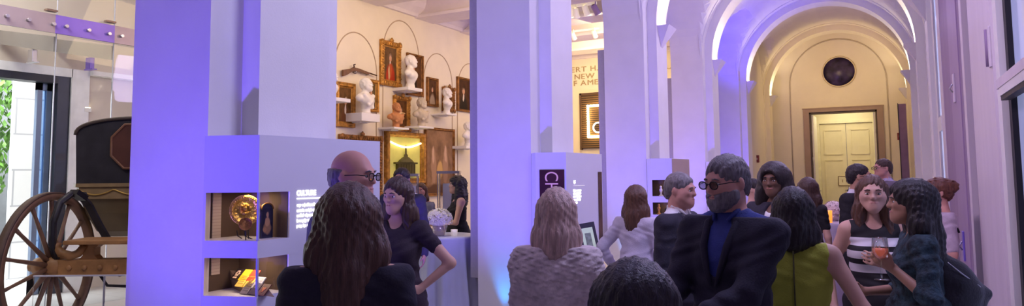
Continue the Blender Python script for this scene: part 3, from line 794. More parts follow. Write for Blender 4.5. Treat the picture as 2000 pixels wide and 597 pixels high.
# lettering on the gallery end wall, the bulb-lit sign below it
M_letter = mat('bronze_letters',(0.42,0.32,0.18),rough=0.45,metal=0.4)
def wall_words(body, x, y, size, label, align='LEFT'):
    p = at(x, y, Y=GY-0.012)
    t = thing('wall_lettering', label, 'lettering', p)
    cx = 0.0
    for ch in body:
        if ch == ' ': cx += size*.42; continue
        o = text_mesh('letter', ch, size, M_letter, t, 0.008, frame3((cx,0,0),(1,0,0),(0,0,1)), align=align, sx=1.25)
        cx = max(v.co.x for v in o.data.vertices)+size*.11
wall_words('ERT H.', 1114.5, 137.5, 0.20, 'raised letters ERT H. on the cream gallery end wall, top line')
wall_words('NEW Y', 1121, 151, 0.20, 'raised letters NEW Y on the cream gallery end wall, middle line')
wall_words('F AMER', 1119.5, 163.5, 0.20, 'raised letters F AMER on the cream gallery end wall, bottom line')
wall_words('US', 1299, 130, 0.22, 'raised letters US on the gallery end wall seen in the slim gap between piers')
a, b = at(1136,186,Y=GY-0.05), at(1136,290,Y=GY-0.05)
t = thing('bulb_sign', 'dark slatted sign with a glowing rectangle of bulbs on the gallery end wall', 'sign', (a.x,GY-0.04,b.z))
sw, sh = 2.0, a.z-b.z
MB().box((0,-.03,0),(sw,0.03,sh)).build('panel', mat_stripes('dark_slats',((0.030,0.015,0.006),(0.16,0.085,0.03)),'Z',18.0), t)
mb = MB(); mb.box((-.05,-.06,-.03),(0,.03,sh+.05)); mb.box((-.05,-.06,sh),(sw+.05,.03,sh+.05)); mb.box((sw,-.06,-.03),(sw+.05,.03,sh+.05)); mb.build('frame', mat('sign_frame_brown',(0.10,0.055,0.03),rough=0.5), t)
c0, c1 = at(1149,207,Y=GY-0.1), at(1149,267,Y=GY-0.1)
gx0, gz1, gz0 = c0.x-a.x, c0.z-b.z, c1.z-b.z; gx1 = sw-gx0
mb = MB(); mb.tube([(gx0,-.07,gz0),(gx1,-.07,gz0),(gx1,-.07,gz1),(gx0,-.07,gz1),(gx0,-.07,gz0)],.035,8)
mb.build('light_tube', mat_emit('amber_tube',(1.0,0.62,0.20),16.0), t)
mb = MB()
for i in range(13):
    z = gz0+(gz1-gz0)*i/12; mb.ell((gx0,-.10,z),(.032,.032,.032),5); mb.ell((gx1,-.10,z),(.032,.032,.032),5)
for i in range(1,18):
    x = gx0+(gx1-gx0)*i/18; mb.ell((x,-.10,gz0),(.032,.032,.032),5); mb.ell((x,-.10,gz1),(.032,.032,.032),5)
mb.build('bulbs', mat_emit('amber_bulbs',(1.0,0.78,0.40),24.0), t)
p = at(1166,250,Y=GY-0.1)
text_mesh('letter', 'C', 0.42, mat_emit('pale_letter',(1.0,0.88,0.65),3.0), t, 0.01, frame3((p.x-a.x,-.05,p.z-b.z),(1,0,0),(0,0,1)))

# track spotlights of the gallery
def spot(loc, aim, lab, m, s=1.0):
    t = thing('track_spotlight', lab, 'spotlight', loc, 0, 'gallery spotlights')
    d = (Vector(aim)-Vector(loc)).normalized(); q = d.to_track_quat('Z','Y').to_matrix().to_4x4()
    MB().lathe([(0.03,-.10),(.055,-.08),(.06,.08),(.068,.10),(.06,.10),(.052,.06),(0,.05)],14,M=Matrix.Diagonal((s,s,s,1))@q).build('can', m, t)
    MB().tube([(0,0,0.02),(0,0,.16*s)],.012).build('stem', m, t)
    MB().lathe([(0.0,.062),(.052,.066)],14,M=Matrix.Diagonal((s,s,s,1))@q).build('lens', mat_emit('spot_lens',(1.0,0.9,0.7),10.0), t)
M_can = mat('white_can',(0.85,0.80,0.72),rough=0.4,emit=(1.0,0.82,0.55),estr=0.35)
for (x,y,lab,s) in ((1120,70,'small white spotlight below the beam, left of the pair',0.9),(1161,66,'small white spotlight below the beam, right of the pair',0.9)):
    p = at(x,y,Y=14.1); spot(p,(p.x,16.8,2.5),lab,M_can,s)
for i,(x,y,lab) in enumerate(((1113,22,'white spotlight at the left edge of the bright ceiling cluster'),(1125,25,'second white spotlight in the bright ceiling cluster'),(1144,19,'third white spotlight in the bright ceiling cluster'),(1163,18,'violet-tinted spotlight at the right of the bright ceiling cluster'))):
    p = at(x,y,Y=12.4); spot(p,(p.x-1.5+i*0.9,15.5,1.0),lab,mat('violet_can',(0.45,0.32,0.62),rough=0.4) if i == 3 else M_can,1.05)
a, b = at(1110,13,Y=12.45), at(1165,8,Y=12.45)
tag(MB().bar(a,(b.x,b.y,a.z),0.06,0.05).build('light_track',M_can),'white ceiling track carrying the bright spotlight cluster','track')
a = at(1116,62,Y=14.15); b = at(1170,60,Y=14.15)
tag(MB().bar(a,(b.x,b.y,a.z),0.05,0.04).build('light_track',M_can),'slim ceiling track above the pair of small spotlights','track')

# glass vitrines standing in the gallery
def vitrine(x0, x1, yt, d, lab, hbase=0.95):
    a = at(x0,yt,d=d); b = at(x1,yt,d=d); w_ = (b-a).length
    c = (a+b)/2; ang = math.atan2(b.y-a.y,b.x-a.x)
    t = thing('vitrine', lab, 'display case', (c.x,c.y,0), ang)
    h_ = a.z; w2 = w_/2
    MB().box((-w2,-w2,0),(w2,w2,hbase),0.008).build('pedestal', mat('vitrine_pedestal',(0.72,0.70,0.70),rough=0.5), t)
    mb = MB()
    for sx in (-1,1):
        for sy in (-1,1): mb.box((sx*w2-.006,sy*w2-.006,hbase),(sx*w2+.006,sy*w2+.006,h_))
    mb.box((-w2-.015,-w2-.015,h_-.02),(w2+.015,w2+.015,h_+.015)); mb.build('edge_frame', M_steel, t)
    MB().box((-w2,-w2,hbase),(w2,w2,h_-.02)).build('glass_box', mat_glass('vitrine_glass',(0.86,0.86,0.90),0.6), t)
    MB().box((-w2*.6,-w2*.2,hbase),(w2*.6,w2*.2,hbase+(h_-hbase)*.8),0.01).build('backboard', mat('vitrine_backboard',(0.78,0.78,0.82),rough=0.6), t)
vitrine(797,816,341,9.3,'slim glass case with a white backboard in the gallery behind the profile woman')
vitrine(857,897,336,9.6,'broader glass case in the gallery behind the curly-haired woman')
# ------------------------------------------------------------------ grey display panels on the gallery side of the piers
ORD = ['nearest','second','third','fourth']
for k in range(4):
    y = pier_y(k)
    lab = ['tall panel on the nearest violet pier, beside the carriage','tall grey panel on the second pier, above the draped gallery table','tall grey panel on the third pier, its top edge in view','tall grey panel on the fourth pier by the glowing slim gap'][k]
    t = thing('screen_panel', lab, 'panel', (XB-0.003,y,0.53), 0, None)
    MB().box((-.135,.06,0),(0,.98,3.26),0.004).build('casing', M_wall if k == 0 else M_panel, t)
    MB().box((-.142,.11,.05),(-.136,.93,3.21)).build('screen', mat('dark_screen_glass',(0.05,0.05,0.07),rough=0.12), t)
    MB().box((-.05,.30,-.53),(0,.70,0)).build('support', mat('warm_lit_edge',(0.70,0.52,0.36),rough=0.6) if k else M_wall, t)  # warm gallery light put into the support's colour

# ------------------------------------------------------------------ the wrap-round display cases
M_case = mat('case_lacquer', (0.74,0.74,0.86), rough=0.22, var=0.02, scale=3, spec=0.5)
M_case2 = mat('case_lacquer_brown', (0.40,0.30,0.30), rough=0.35, var=0.05, scale=3)
M_niche = mat('niche_brown', (0.085,0.055,0.045), rough=0.75, var=0.15, scale=5)
M_white_em = mat_emit('lit_lettering', (1.0,0.96,0.90), 3.2)
def face_frame(p0, p1, z):     # a frame on a vertical face: x along p0->p1, y up, z out
    r = Vector((p1[0]-p0[0],p1[1]-p0[1],0)).normalized()
    return frame3((p0[0],p0[1],z), r, (0,0,1))
def case_shell(k, label, niches, dx=0.0):
    """niches: list of (z0, z1) display openings that wrap round the corner"""
    o = (0.0, pier_y(k)-PY0, 0.0)
    t = thing('display_case', label, 'display case', o, 0, None)
    A = (-3.33,2.50); C = (-3.02,2.61); D = (-3.00,3.60)
    full = [A, C, D, (-3.272,3.60), (-3.272,2.815), (-3.42,2.815), (-3.42,2.58)]
    mb = MB(); zs = 0.0
    for (a, b) in sorted(niches)+[(1.93,1.93)]:
        mb.prism(full, zs, a) if a > zs+1e-3 else None
        if b > a:
            # the parts behind and beside the opening
            mb.prism([(-3.02-.20+.17,2.86-.03),(C[0]+(D[0]-C[0])*.185,2.83),D,(-3.272,3.60),(-3.272,2.83)], a, b)
            mb.prism([A,(A[0]+.014,A[1]+.005),(-3.406,2.60),(-3.406,2.815),(-3.42,2.815),(-3.42,2.58)], a, b)
        zs = b
    mb.build('cabinet', M_case, t)
    return t, A, C, D
def openings(t, A, C, D, z0, z1, floor_=True):
    Cx = Vector((C[0],C[1],0)); dF = (Vector((A[0],A[1],0))-Cx); dS = (Vector((D[0],D[1],0))-Cx)
    a = Cx+dF*0.95; s = Cx+dS*0.185
    mb = MB()
    mb.quad((-3.404,2.808,z0),(-3.03,2.825,z0),(-3.03,2.825,z1),(-3.404,2.808,z1))
    mb.quad((-3.404,2.605,z0),(-3.404,2.808,z0),(-3.404,2.808,z1),(-3.404,2.605,z1))
    mb.build('niche_lining', M_niche, t)
    mb = MB()
    mb.quad((a.x,a.y+.004,z0),(C[0]-.002,C[1]+.004,z0),(C[0]-.002,C[1]+.004,z1),(a.x,a.y+.004,z1))
    mb.quad((C[0]-.002,C[1]+.006,z0),(s.x-.004,s.y,z0),(s.x-.004,s.y,z1),(C[0]-.002,C[1]+.006,z1))
    mb.build('glass_pane', M_caseglass, t)
    MB().box((C[0]-.012,C[1]+.001,z0),(C[0]-.001,C[1]+.012,z1)).build('glass_corner', mat('glass_edge',(0.45,0.45,0.75),rough=0.15,spec=0.8), t)
def glyph_rows(name, parent, M, rows, xh, m, seed=3):
    """small lit strokes set in word-like runs, each row a list of word lengths; x from 0, y downwards"""
    rnd = random.Random(seed); mb = MB()
    for (y, words) in rows:
        x = 0.0
        for wl in words:
            for _ in range(wl):
                hgt = xh*rnd.choice((1,1,1,1.45)); dn = xh*rnd.choice((0,0,0,0.35)); w_ = xh*0.50
                s = xh*0.17
                mb.box((x,y-dn,0),(x+s,y+hgt,.0015),M=M)
                if rnd.random() < .75: mb.box((x,y+xh*.80,0),(x+w_*.8,y+xh,.0015),M=M)
                if rnd.random() < .65: mb.box((x+w_*.62,y,0),(x+w_*.62+s,y+xh,.0015),M=M)
                if rnd.random() < .5: mb.box((x,y,0),(x+w_*.8,y+xh*.2,.0015),M=M)
                x += w_*1.25
            x += xh*0.42
    return mb.build(name, m, parent)
# --- first case
N1 = [(at(505,578.5,X=-3.02).z, at(505,504,X=-3.02).z), (at(505,470,X=-3.02).z, at(505,375.5,X=-3.02).z)]
t, A, C, D = case_shell(0, 'pale violet display case with gold plate and CULTURE lettering, at the nearest pier', N1)
for z in N1: openings(t, A, C, D, *z)
def side_pt(x, y): return at(x, y, X=-3.008)
def dist(p, q): return math.hypot(p.x-q.x, p.y-q.y)
rdir = Vector((D[0]-C[0],D[1]-C[1],0)).normalized()
nrm = Vector((rdir.y,-rdir.x,0))
def side_frame(px, py, k=0):
    p = at(px, py, X=-3.008); p.y -= 0
    yl = p.y-(pier_y(k)-PY0); u = (yl-C[1])/(D[1]-C[1])
    q = Vector((C[0]+(D[0]-C[0])*u, yl, p.z))+nrm*0.002
    return frame3(q, rdir, (0,0,1))
M0 = side_frame(581, 377.5)
text_mesh('heading', 'CULTURE', 0.043, M_white_em, t, 0.001, M0, align='LEFT', bold=0.0012, sx=0.80)
pl0, pl1 = side_pt(581,388), side_pt(668,384)
MB().box((0,-.0025,0),(dist(pl0,pl1),.0025,.002),M=side_frame(581,388)).build('rule', M_white_em, t)
Mt = side_frame(581.5, 403.5)
zrow = [0.0]+[(at(581,y,X=-3.008).z-at(581,403.5,X=-3.008).z) for y in (414,424,434,444)]
glyph_rows('paragraph', t, Mt, [(zrow[0],[4,3,8,2,6,4]),(zrow[1],[7,2,9,7]),(zrow[2],[2,4,7,6,2,5]),(zrow[3],[9,8,4]),(zrow[4],[5,3,2,6])], 0.0135, M_white_em)
# things in the upper opening
def inside(px, py, off): # a point on the niche, off metres behind the front glass
    return at(px, py, Y=2.60+off)
z0 = N1[1][0]
M_plate = mat('embossed_gold',(0.78,0.50,0.12),rough=0.28,metal=0.85,var=0.25,scale=30,bump=0.7,bscale=70)
pc = at(478,410,Y=2.655); pr = .086
FCAM = math.atan2(-.454,.89)+PI/2
pl = thing('gold_plate', 'round embossed gold plate standing in the upper opening of the first case', 'plate', (pc.x,pc.y,z0))
Mp = Matrix.Translation((0,0,pc.z-z0))@Matrix.Rotation(FCAM,4,'Z')@Matrix.Rotation(PI/2-0.06,4,'X')
MB().lathe([(0,0.004),(pr*.30,0.006),(pr*.34,0.012),(pr*.38,0.006),(pr*.68,0.008),(pr*.72,0.018),(pr*.95,0.024),(pr,0.020),(pr,0.014),(pr*.72,0.004),(0,0)],48,M=Mp).build('dish', M_plate, pl)
mb = MB()
for i in range(36):
    a = 2*PI*i/36; mb.ell((pr*.85*math.cos(a),pr*.85*math.sin(a),.022),(pr*.05,pr*.05,.006),5,M=Mp)
mb.build('rim_beads', M_plate, pl)
mb = MB(); mb.ell((0,pr*.10,.010),(pr*.16,pr*.17,.012),7,M=Mp); mb.ell((0,-.22*pr,.010),(pr*.22,pr*.11,.012),7,M=Mp)
for s in (-1,1): mb.tube([Mp@Vector((s*pr*.12,pr*.2,.012)),Mp@Vector((s*pr*.26,pr*.30,.012)),Mp@Vector((s*pr*.30,pr*.05,.012))],.004)
mb.build('crest', M_plate, pl)
MB().tube([(-pr*.5,0.02,0),(-pr*.35,-.02,.02),(-pr*.35,-.025,.05)],.003).tube([(pr*.5,0.02,0),(pr*.35,-.02,.02),(pr*.35,-.025,.05)],.003).tube([(0,.03,0),(0,.015,(pc.z-z0))],.003).build('stand', M_black, pl)
mc = at(479,437,Y=2.612); mr = .035
md = thing('bronze_medal', 'small brown medal in front of the gold plate in the first case', 'medal', (mc.x,mc.y,z0))
Mm = Matrix.Translation((0,0,mc.z-z0))@Matrix.Rotation(FCAM,4,'Z')@Matrix.Rotation(PI/2-0.06,4,'X')
MB().lathe([(0,0),(0.0,.004),(mr*.85,.005),(mr*.92,.009),(mr,.008),(mr,0)],32,M=Mm).build('disc', mat('bronze',(0.30,0.13,0.035),rough=0.4,metal=0.6,var=0.4,scale=60,bump=0.6,bscale=120), md)
MB().tube([(0,.006,0),(0,.004,mc.z-z0)],.003).build('stand', M_black, md)
# miniature portrait
q0, q1 = at(514,397,X=-3.10), at(536,460,X=-3.10)
yc_, hw_ = (q0.y+q1.y)/2, max(0.035,abs(q1.y-q0.y)/2)
hm = q0.z-z0
mn = thing('miniature_portrait', 'small arched-top framed miniature of a seated sitter beside the gold plate', 'painting', (-3.12,yc_,z0), 0.0)
arch = [(hw_*math.cos(PI*i/12), (hm-hw_*.8)+hw_*.8*math.sin(PI*i/12)) for i in range(13)]
mb = MB(); mb.prism([(-hw_,0.0)]+[( -p[0],p[1]) for p in arch]+[(hw_,0.0)], -.006, .006, M=Matrix(((0,0,1,0),(1,0,0,0),(0,1,0,0),(0,0,0,1))))
mb.build('backing', mat('miniature_navy',(0.020,0.022,0.060),rough=0.4), mn)
MB().tube([(0.008,p[0],p[1]) for p in arch],.004).build('arched_rim', M_gold, mn)
MB().quad((0.0075,-hw_*.8,.01),(0.0075,hw_*.8,.01),(0.0075,hw_*.8,hm*.85),(0.0075,-hw_*.8,hm*.85)).build('canvas',
   mat_picture('picture_miniature',(0.025,0.022,0.05),[(.5,.30,.42,.22,(0.30,0.16,0.09)),(.52,.52,.26,.17,(0.50,0.27,0.15)),(.52,.78,.13,.11,(0.55,0.30,0.18)),(.25,.25,.2,.1,(0.4,0.2,0.1))]), mn)
# textile hanging at the left of both openings
for i, (z, lab) in enumerate(((N1[1],'pale ruled paper at the left of the upper opening of the first case'),(N1[0],'pale ruled paper at the left of the lower opening of the first case'))):
    tt = thing('hanging_paper', lab, 'paper', (-3.396,2.64,z[0]), 0, 'papers hung in the first case')
    hh = z[1]-z[0]; lo_ = 0.0 if i == 0 else hh*.45
    MB().box((-.003,-.028,lo_),(.003,.028,hh*.985)).build('sheet', mat_stripes('ruled_paper',((0.46,0.40,0.38),(0.36,0.30,0.30)),'Z',55.0,thresh=.8), tt)
# lower opening: sloping board with nine cards
z0 = N1[0][0]; z1 = N1[0][1]
bt = thing('sloping_board', 'brown sloping board holding nine cards in the lower opening of the first case', 'display board', (0,0,z0))
pa, pb, pcn, pd = inside(447,529,.16), inside(494,529,.16), inside(523,577,.03), inside(484,579,.02)
pa.z = max(pa.z, z0+.06); 
tl = Vector((at(449,527,Y=2.74).x,2.74,at(449,527,Y=2.74).z)); tr = Vector((at(500,524,Y=2.74).x,2.74,tl.z))
bl = Vector((at(481,578,Y=2.635).x,2.635,z0+.004)); br = Vector((-3.03,2.69,z0+.004))
tr.x = min(tr.x,-3.05)
uu = (tr-tl); vv = (bl-tl); n_ = uu.cross(vv).normalized()
if n_.z < 0: n_ = -n_
mb = MB(); mb._put([tuple(Vector(v)-Vector((0,0,z0))) for v in (tl,tr,tl+uu+vv,bl)]+[(tl.x,2.76,0),(tr.x,2.76,0),(br.x,br.y,0),(bl.x,bl.y,0)], [(0,1,2,3),(0,4,5,1),(1,5,6,2),(3,7,4,0)])
mb.build('board', mat('board_brown',(0.24,0.17,0.13),rough=0.7), bt)
cards = [('black',(0.03,0.02,0.02),'black card with a pale flower, top left on the sloping board'),('yellow',(0.90,0.66,0.03),'bright yellow card, top middle on the sloping board'),('red',(0.60,0.05,0.02),'red card, top right on the sloping board'),
         ('gold',(0.95,0.66,0.14),'glowing gold card, middle left on the sloping board'),('gold_emblem',(0.85,0.62,0.12),'gold card with a dark emblem, centre of the sloping board'),('white',(0.80,0.80,0.72),'white card, middle right on the sloping board'),
         ('grey',(0.20,0.17,0.22),'grey card, bottom left on the sloping board'),('dark',(0.06,0.04,0.09),'dark violet card, bottom middle on the sloping board'),('maroon',(0.14,0.03,0.04),'maroon card with an orange heart, bottom right on the sloping board')]
for i, (nm, col, lab) in enumerate(cards):
    r_, c_ = divmod(i, 3)
    o_ = tl+uu*(0.20+0.30*c_)+vv*(0.20+0.29*r_)+n_*0.004
    ux = uu.normalized(); vy = (-vv-(-vv).dot(ux)*ux).normalized()
    cd = thing('display_card', lab, 'card', o_, 0, 'cards on the sloping board')
    F = frame3((0,0,0), ux, vy)
    w_, h_ = uu.length*0.135, vv.length*0.125
    MB().box((-w_,-h_,0),(w_,h_,.005),M=F).build('cover', mat('card_'+nm, col, rough=0.5, var=0.12, scale=40), cd)
    mb = MB()
    if nm == 'black':
        for q in range(6): mb.ell((.4*w_*math.cos(q*1.05),.15*h_+.4*h_*math.sin(q*1.05),.006),(w_*.28,h_*.2,.0015),5,M=F)
        mb.box((-w_*.5,-h_*.75,.0052),(w_*.5,-h_*.5,.0065),M=F); mb.build('emblem', mat('card_blossom',(0.85,0.62,0.45),rough=0.6), cd)
    elif nm == 'gold_emblem':
        mb.ell((0,h_*.1,.006),(w_*.4,h_*.35,.0015),6,M=F); mb.box((-w_*.08,-h_*.6,.005),(w_*.08,h_*.2,.007),M=F); mb.build('emblem', mat('card_umber',(0.25,0.13,0.03),rough=0.6), cd)
    elif nm == 'maroon':
        for s in (-1,1): mb.ell((s*w_*.22,h_*.15,.006),(w_*.28,h_*.28,.0015),6,M=F)
        mb.ell((0,-h_*.15,.006),(w_*.25,h_*.35,.0015),6,M=F); mb.build('emblem', mat('card_orange',(0.70,0.22,0.08),rough=0.6), cd)
    elif nm in ('grey','white','gold'):
        for q in range(4): mb.box((-w_*.7,h_*(.6-.35*q),.0052),(w_*.7,h_*(.72-.35*q),.006),M=F)
        mb.build('print', mat('card_print_'+nm, tuple(v*.6 for v in col), rough=0.6), cd)
# --- second case: CHRISTOPHER panel, lit text, tablet kiosk
t2, A, C, D = case_shell(1, 'display case with a CHRISTOPHER name panel at the second pier', [])
y0_ = pier_y(1)-PY0
fr = Vector((C[0]-A[0],C[1]-A[1],0)).normalized()
fn = Vector((fr.y,-fr.x,0))
ztop, zbot = at(1075,331,Y=2.55+y0_).z, 0.45
FL = math.hypot(C[0]-A[0],C[1]-A[1])
Fm = frame3((A[0]+fn.x*.003,A[1]+fn.y*.003,0), fr, (0,0,1))
MB().box((FL*.13,zbot,0),(FL*.94,ztop,.004),M=Fm).build('name_panel', mat('dark_maroon_panel',(0.055,0.018,0.025),rough=0.25,var=0.3,scale=4), t2)
LT = frame3((A[0]+fn.x*.008+fr.x*FL*.50,A[1]+fn.y*.008+fr.y*FL*.50,ztop-.015),(0,0,-1),fr)
text_mesh('lettering', 'CHRISTOPHER', 0.205, mat('dusty_rose_letters',(0.62,0.36,0.40),rough=0.5,emit=(0.55,0.30,0.34),estr=0.35), t2, 0.002, LT, align='LEFT', bold=-0.001, sx=0.80)
Ms = side_frame(1121.5, 356.5, 1)
text_mesh('heading', 'III', 0.05, M_white_em, t2, 0.001, Ms, align='LEFT', bold=0.004, sx=0.8) if False else None
glyph_rows('heading_mark', t2, Ms, [(-.005,[3])], 0.030, M_white_em, 5)
Ms = side_frame(1121, 362.5, 1)
MB().box((0,-.002,0),(0.30,.002,.002),M=Ms).build('rule', mat('dim_rule',(0.75,0.72,0.80),rough=0.4,emit=(1,.95,.9),estr=0.6), t2)
Ms = side_frame(1121, 374, 1)
zr = [at(1121,y,X=-3.008).z-at(1121,374,X=-3.008).z for y in (374,380,386,392,398)]
glyph_rows('paragraph', t2, Ms, [(zr[0],[7,5,4]),(zr[1],[5,8,3]),(zr[2],[8,4,4]),(zr[3],[6,6,3]),(zr[4],[5,3])], 0.019, M_white_em, 9)
MB().box((.86,-1.0+.0,0.0),(.97,0.0,.003),M=frame3((C[0]+nrm.x*.002,C[1]+nrm.y*.002,1.72), rdir,(0,0,1))).build('side_slot', mat('amber_slot',(0.085,0.035,0.03),rough=0.3,var=0.6,scale=6), t2)
# tablet kiosk beside it
kc = at(1152,478,d=6.9)
kk = thing('tablet_kiosk', 'dark slanted tablet kiosk with a lit screen beside the CHRISTOPHER case', 'kiosk', (kc.x,kc.y,0))
kr = Vector((math.cos(YAW-.50),math.sin(YAW-.50),0)); kup = Vector((-0.08*kr.x-.10*math.sin(YAW)*-1,-.0,1)).normalized()
kr = (at(1170,470,d=6.9)-at(1136,476,d=6.9)).normalized()
kup = (at(1131,430,d=7.0)-at(1145,519,d=6.8)); kup = (kup-kup.dot(kr)*kr).normalized()
hw_ = (at(1170,470,d=6.9)-at(1136,476,d=6.9)).length/2; hh_ = (at(1131,430,d=6.95)-at(1145,519,d=6.85)).length/2
Fk = frame3((0,0,kc.z),kr,kup)
if Fk.col[2].xyz.dot(-kc) < 0: pass
MB().box((-hw_,-hh_,-.03),(hw_,hh_,.02),0.006,M=Fk).build('housing', mat('kiosk_black',(0.035,0.03,0.045),rough=0.4), kk)
MB().box((-hw_*.66,-hh_*.70,.0205),(hw_*.66,hh_*.76,.023),M=Fk).build('screen', mat('kiosk_screen',(0.45,0.55,0.42),rough=0.3,var=0.1,scale=8,emit=(0.48,0.58,0.44),estr=0.45), kk)
MB().box((-hw_*.34,-hh_*.48,.0232),(hw_*.34,hh_*.52,.025),M=Fk).build('page', mat('kiosk_page',(0.16,0.18,0.17),rough=0.4,var=0.5,scale=25,emit=(0.2,0.24,0.2),estr=0.25), kk)
MB().tube([(0,0.02,0.03),(0,0.02,kc.z-.05)],.03,10).build('post', M_steel, kk)
MB().lathe([(0,0),(.17,0),(.17,.02),(.03,.035),(0,.035)],24).build('base', M_steel, kk)
# --- third case: two small openings, brown side with text
N3 = [(at(1306,411,X=-3.02).z, at(1306,397,X=-3.02).z-.0), (at(1306,384,X=-3.02).z, at(1306,351,X=-3.02).z)]
N3 = [(at(1306,421,X=-3.02).z, at(1306,396,X=-3.02).z), (at(1306,384,X=-3.02).z, at(1306,351,X=-3.02).z)]
t3, A, C, D = case_shell(2, 'display case with two small openings and a brown side at the third pier', N3)
for z in N3: openings(t3, A, C, D, *z)
MB().box((0.0,0.0,0.0),(.99,1.925,.003),M=frame3((C[0]+nrm.x*.0005,C[1]+nrm.y*.0005,0.0), rdir,(0,0,1))).build('side_panel', M_case2, t3)
Ms = side_frame(1316.5, 351, 2); Ms.translation += nrm*.004
glyph_rows('heading_mark', t3, Ms, [(0,[2])], 0.034, M_white_em, 5)
Ms = side_frame(1316.5, 361, 2); Ms.translation += nrm*.004
zr = [at(1316,y,X=-3.008).z-at(1316,361,X=-3.008).z for y in (361,365.5,370,374.5)]
glyph_rows('paragraph', t3, Ms, [(zr[0],[4,5]),(zr[1],[5,4]),(zr[2],[3,6]),(zr[3],[5])], 0.021, M_white_em, 11)
yo = pier_y(2)-PY0
for (px, zz, lab, m) in ((1291,N3[1][0],'tiny pale figurine in the upper opening of the third case',M_marble),(1286,N3[0][0],'tiny amber figurine in the lower opening of the third case',mat('amber_glaze',(0.55,0.28,0.06),rough=0.3))):
    p = at(px,390,Y=2.66+yo)
    f = thing('figurine', lab, 'figurine', (p.x,2.67+yo,zz))
    MB().lathe([(0,0),(.035,0),(.035,.012),(.014,.03),(.02,.07),(.028,.10),(.016,.125),(.0,.13)],16).build('body', m, f)
    MB().ell((0,0,.145),(.018,.018,.022),7).build('head', m, f)
# --- fourth case, half hidden by the crowd
t4, A, C, D = case_shell(3, 'farthest display case, at the fourth pier behind the man with glasses', [])
MB().box((0.0,0.0,0.0),(.99,1.925,.003),M=frame3((C[0]+nrm.x*.0005,C[1]+nrm.y*.0005,0.0), rdir,(0,0,1))).build('side_panel', mat('case_tan_side',(0.50,0.40,0.38),rough=0.4), t4)

# ------------------------------------------------------------------ wedge sconces
M_sconce = mat('sconce_plaster',(0.74,0.70,0.74),rough=0.6,var=0.03)
labs = {(-1,2):'wedge sconce on the third pier, highest at the left side',(-1,3):'wedge sconce on the fourth pier, beside the blue-lit arch',(-1,4):'wedge sconce at the near foot of the yellow hall arch, left side',(-1,5):'smallest left wedge sconce, deep in the yellow hall',
        (1,2):'highest wedge sconce on the right wall, nearest the window',(1,3):'second wedge sconce on the right wall, lit violet',(1,4):'third wedge sconce on the right wall, by the yellow arch',(1,5):'smallest wedge sconce on the right wall, in the yellow hall'}
for k in (2,3,4,5):
    for s in (-1,1):
        y = pier_y(k)+.52; xw = XP if s < 0 else XRP; sg = 1 if s < 0 else -1
        t = thing('wall_sconce', labs[(s,k)], 'wall light', (xw,y,ZS), 0, 'wedge sconces of the hall')
        mb = MB(); d_ = .20*sg; e = 0.015
        vs = [(0,-.24,0),(d_,-.24,0),(d_,.24,0),(0,.24,0),(0,-.05,-.34),(0,.05,-.34)]
        ins = [(e*sg,-.22,0),(d_-e*sg,-.22,0),(d_-e*sg,.22,0),(e*sg,.22,0)]
        dn = [(e*sg,-.18,-.08),(d_*.75,-.18,-.08),(d_*.75,.18,-.08),(e*sg,.18,-.08)]
        mb._put(vs+ins+dn, [(0,4,1),(1,4,5,2),(2,5,3),(0,3,5,4),(0,1,7,6),(1,2,8,7),(2,3,9,8),(3,0,6,9),(6,7,11,10),(7,8,12,11),(8,9,13,12),(9,6,10,13)])
        mb.build('shell', M_sconce, t)
        MB().box((e*sg,-.17,-.079) if sg > 0 else (d_*.74,-.17,-.079),(d_*.74,.17,-.05) if sg > 0 else (-e,.17,-.05)).build('lamp', mat_emit('sconce_lamp',(1.0,0.86,0.62),14.0), t)

# ------------------------------------------------------------------ bar tables with cloths, flowers, candles
def cloth_table(x, y, z, r, lab, lab_cloth, m, seed=0):
    t = thing('cocktail_table', lab, 'table', (x,y,0))
    MB().lathe([(0,z-.03),(r*.98,z-.03),(r*.98,z-.008),(0,z-.008)],40).build('tabletop', M_white, t)
    MB().tube([(0,0,.03),(0,0,z-.03)],.035,12).build('pedestal', M_steel, t)
    MB().lathe([(0,0),(r*.75,0),(r*.75,.02),(.05,.05),(0,.05)],30).build('base', M_steel, t)
    c = thing('tablecloth', lab_cloth, 'tablecloth', (x,y,0))
    def rip(a, zz):
        f = max(0,min(1,(z-.06-zz)/.5))
        return f*(0.075*math.sin(11*a+seed)+0.045*math.sin(17*a+1.3+seed)+0.02*math.sin(29*a))
    prof = [(0.001,z),(r*.5,z),(r*.96,z),(r*1.0,z-.006),(r*1.015,z-.03),(r*1.02,z-.10),(r*1.03,z-.25),(r*1.05,z-.45),(r*1.09,z*.35),(r*1.14,z*.15),(r*1.19,.012)]
    MB().lathe(prof,160,ripple=rip).build('cloth', m, c)
    return t
M_clothL = mat('silver_satin_cloth',(0.52,0.54,0.72),rough=0.42,var=0.05,scale=4,spec=0.5)
M_clothR = mat('grey_violet_cloth',(0.40,0.34,0.42),rough=0.6,var=0.05,scale=4)
TL = at(870,458,d=8.25)
cloth_table(TL.x,TL.y,TL.z,.38,'cocktail table under the silver draped cloth in the gallery','silver satin cloth draped to the floor beside the profile woman',M_clothL)
TR = at(1636,432,d=8.1)
cloth_table(TR.x,TR.y,TR.z,.33,'cocktail table in the hall behind the yellow dress','grey cloth on the hall table, behind the yellow dress',M_clothR,2)
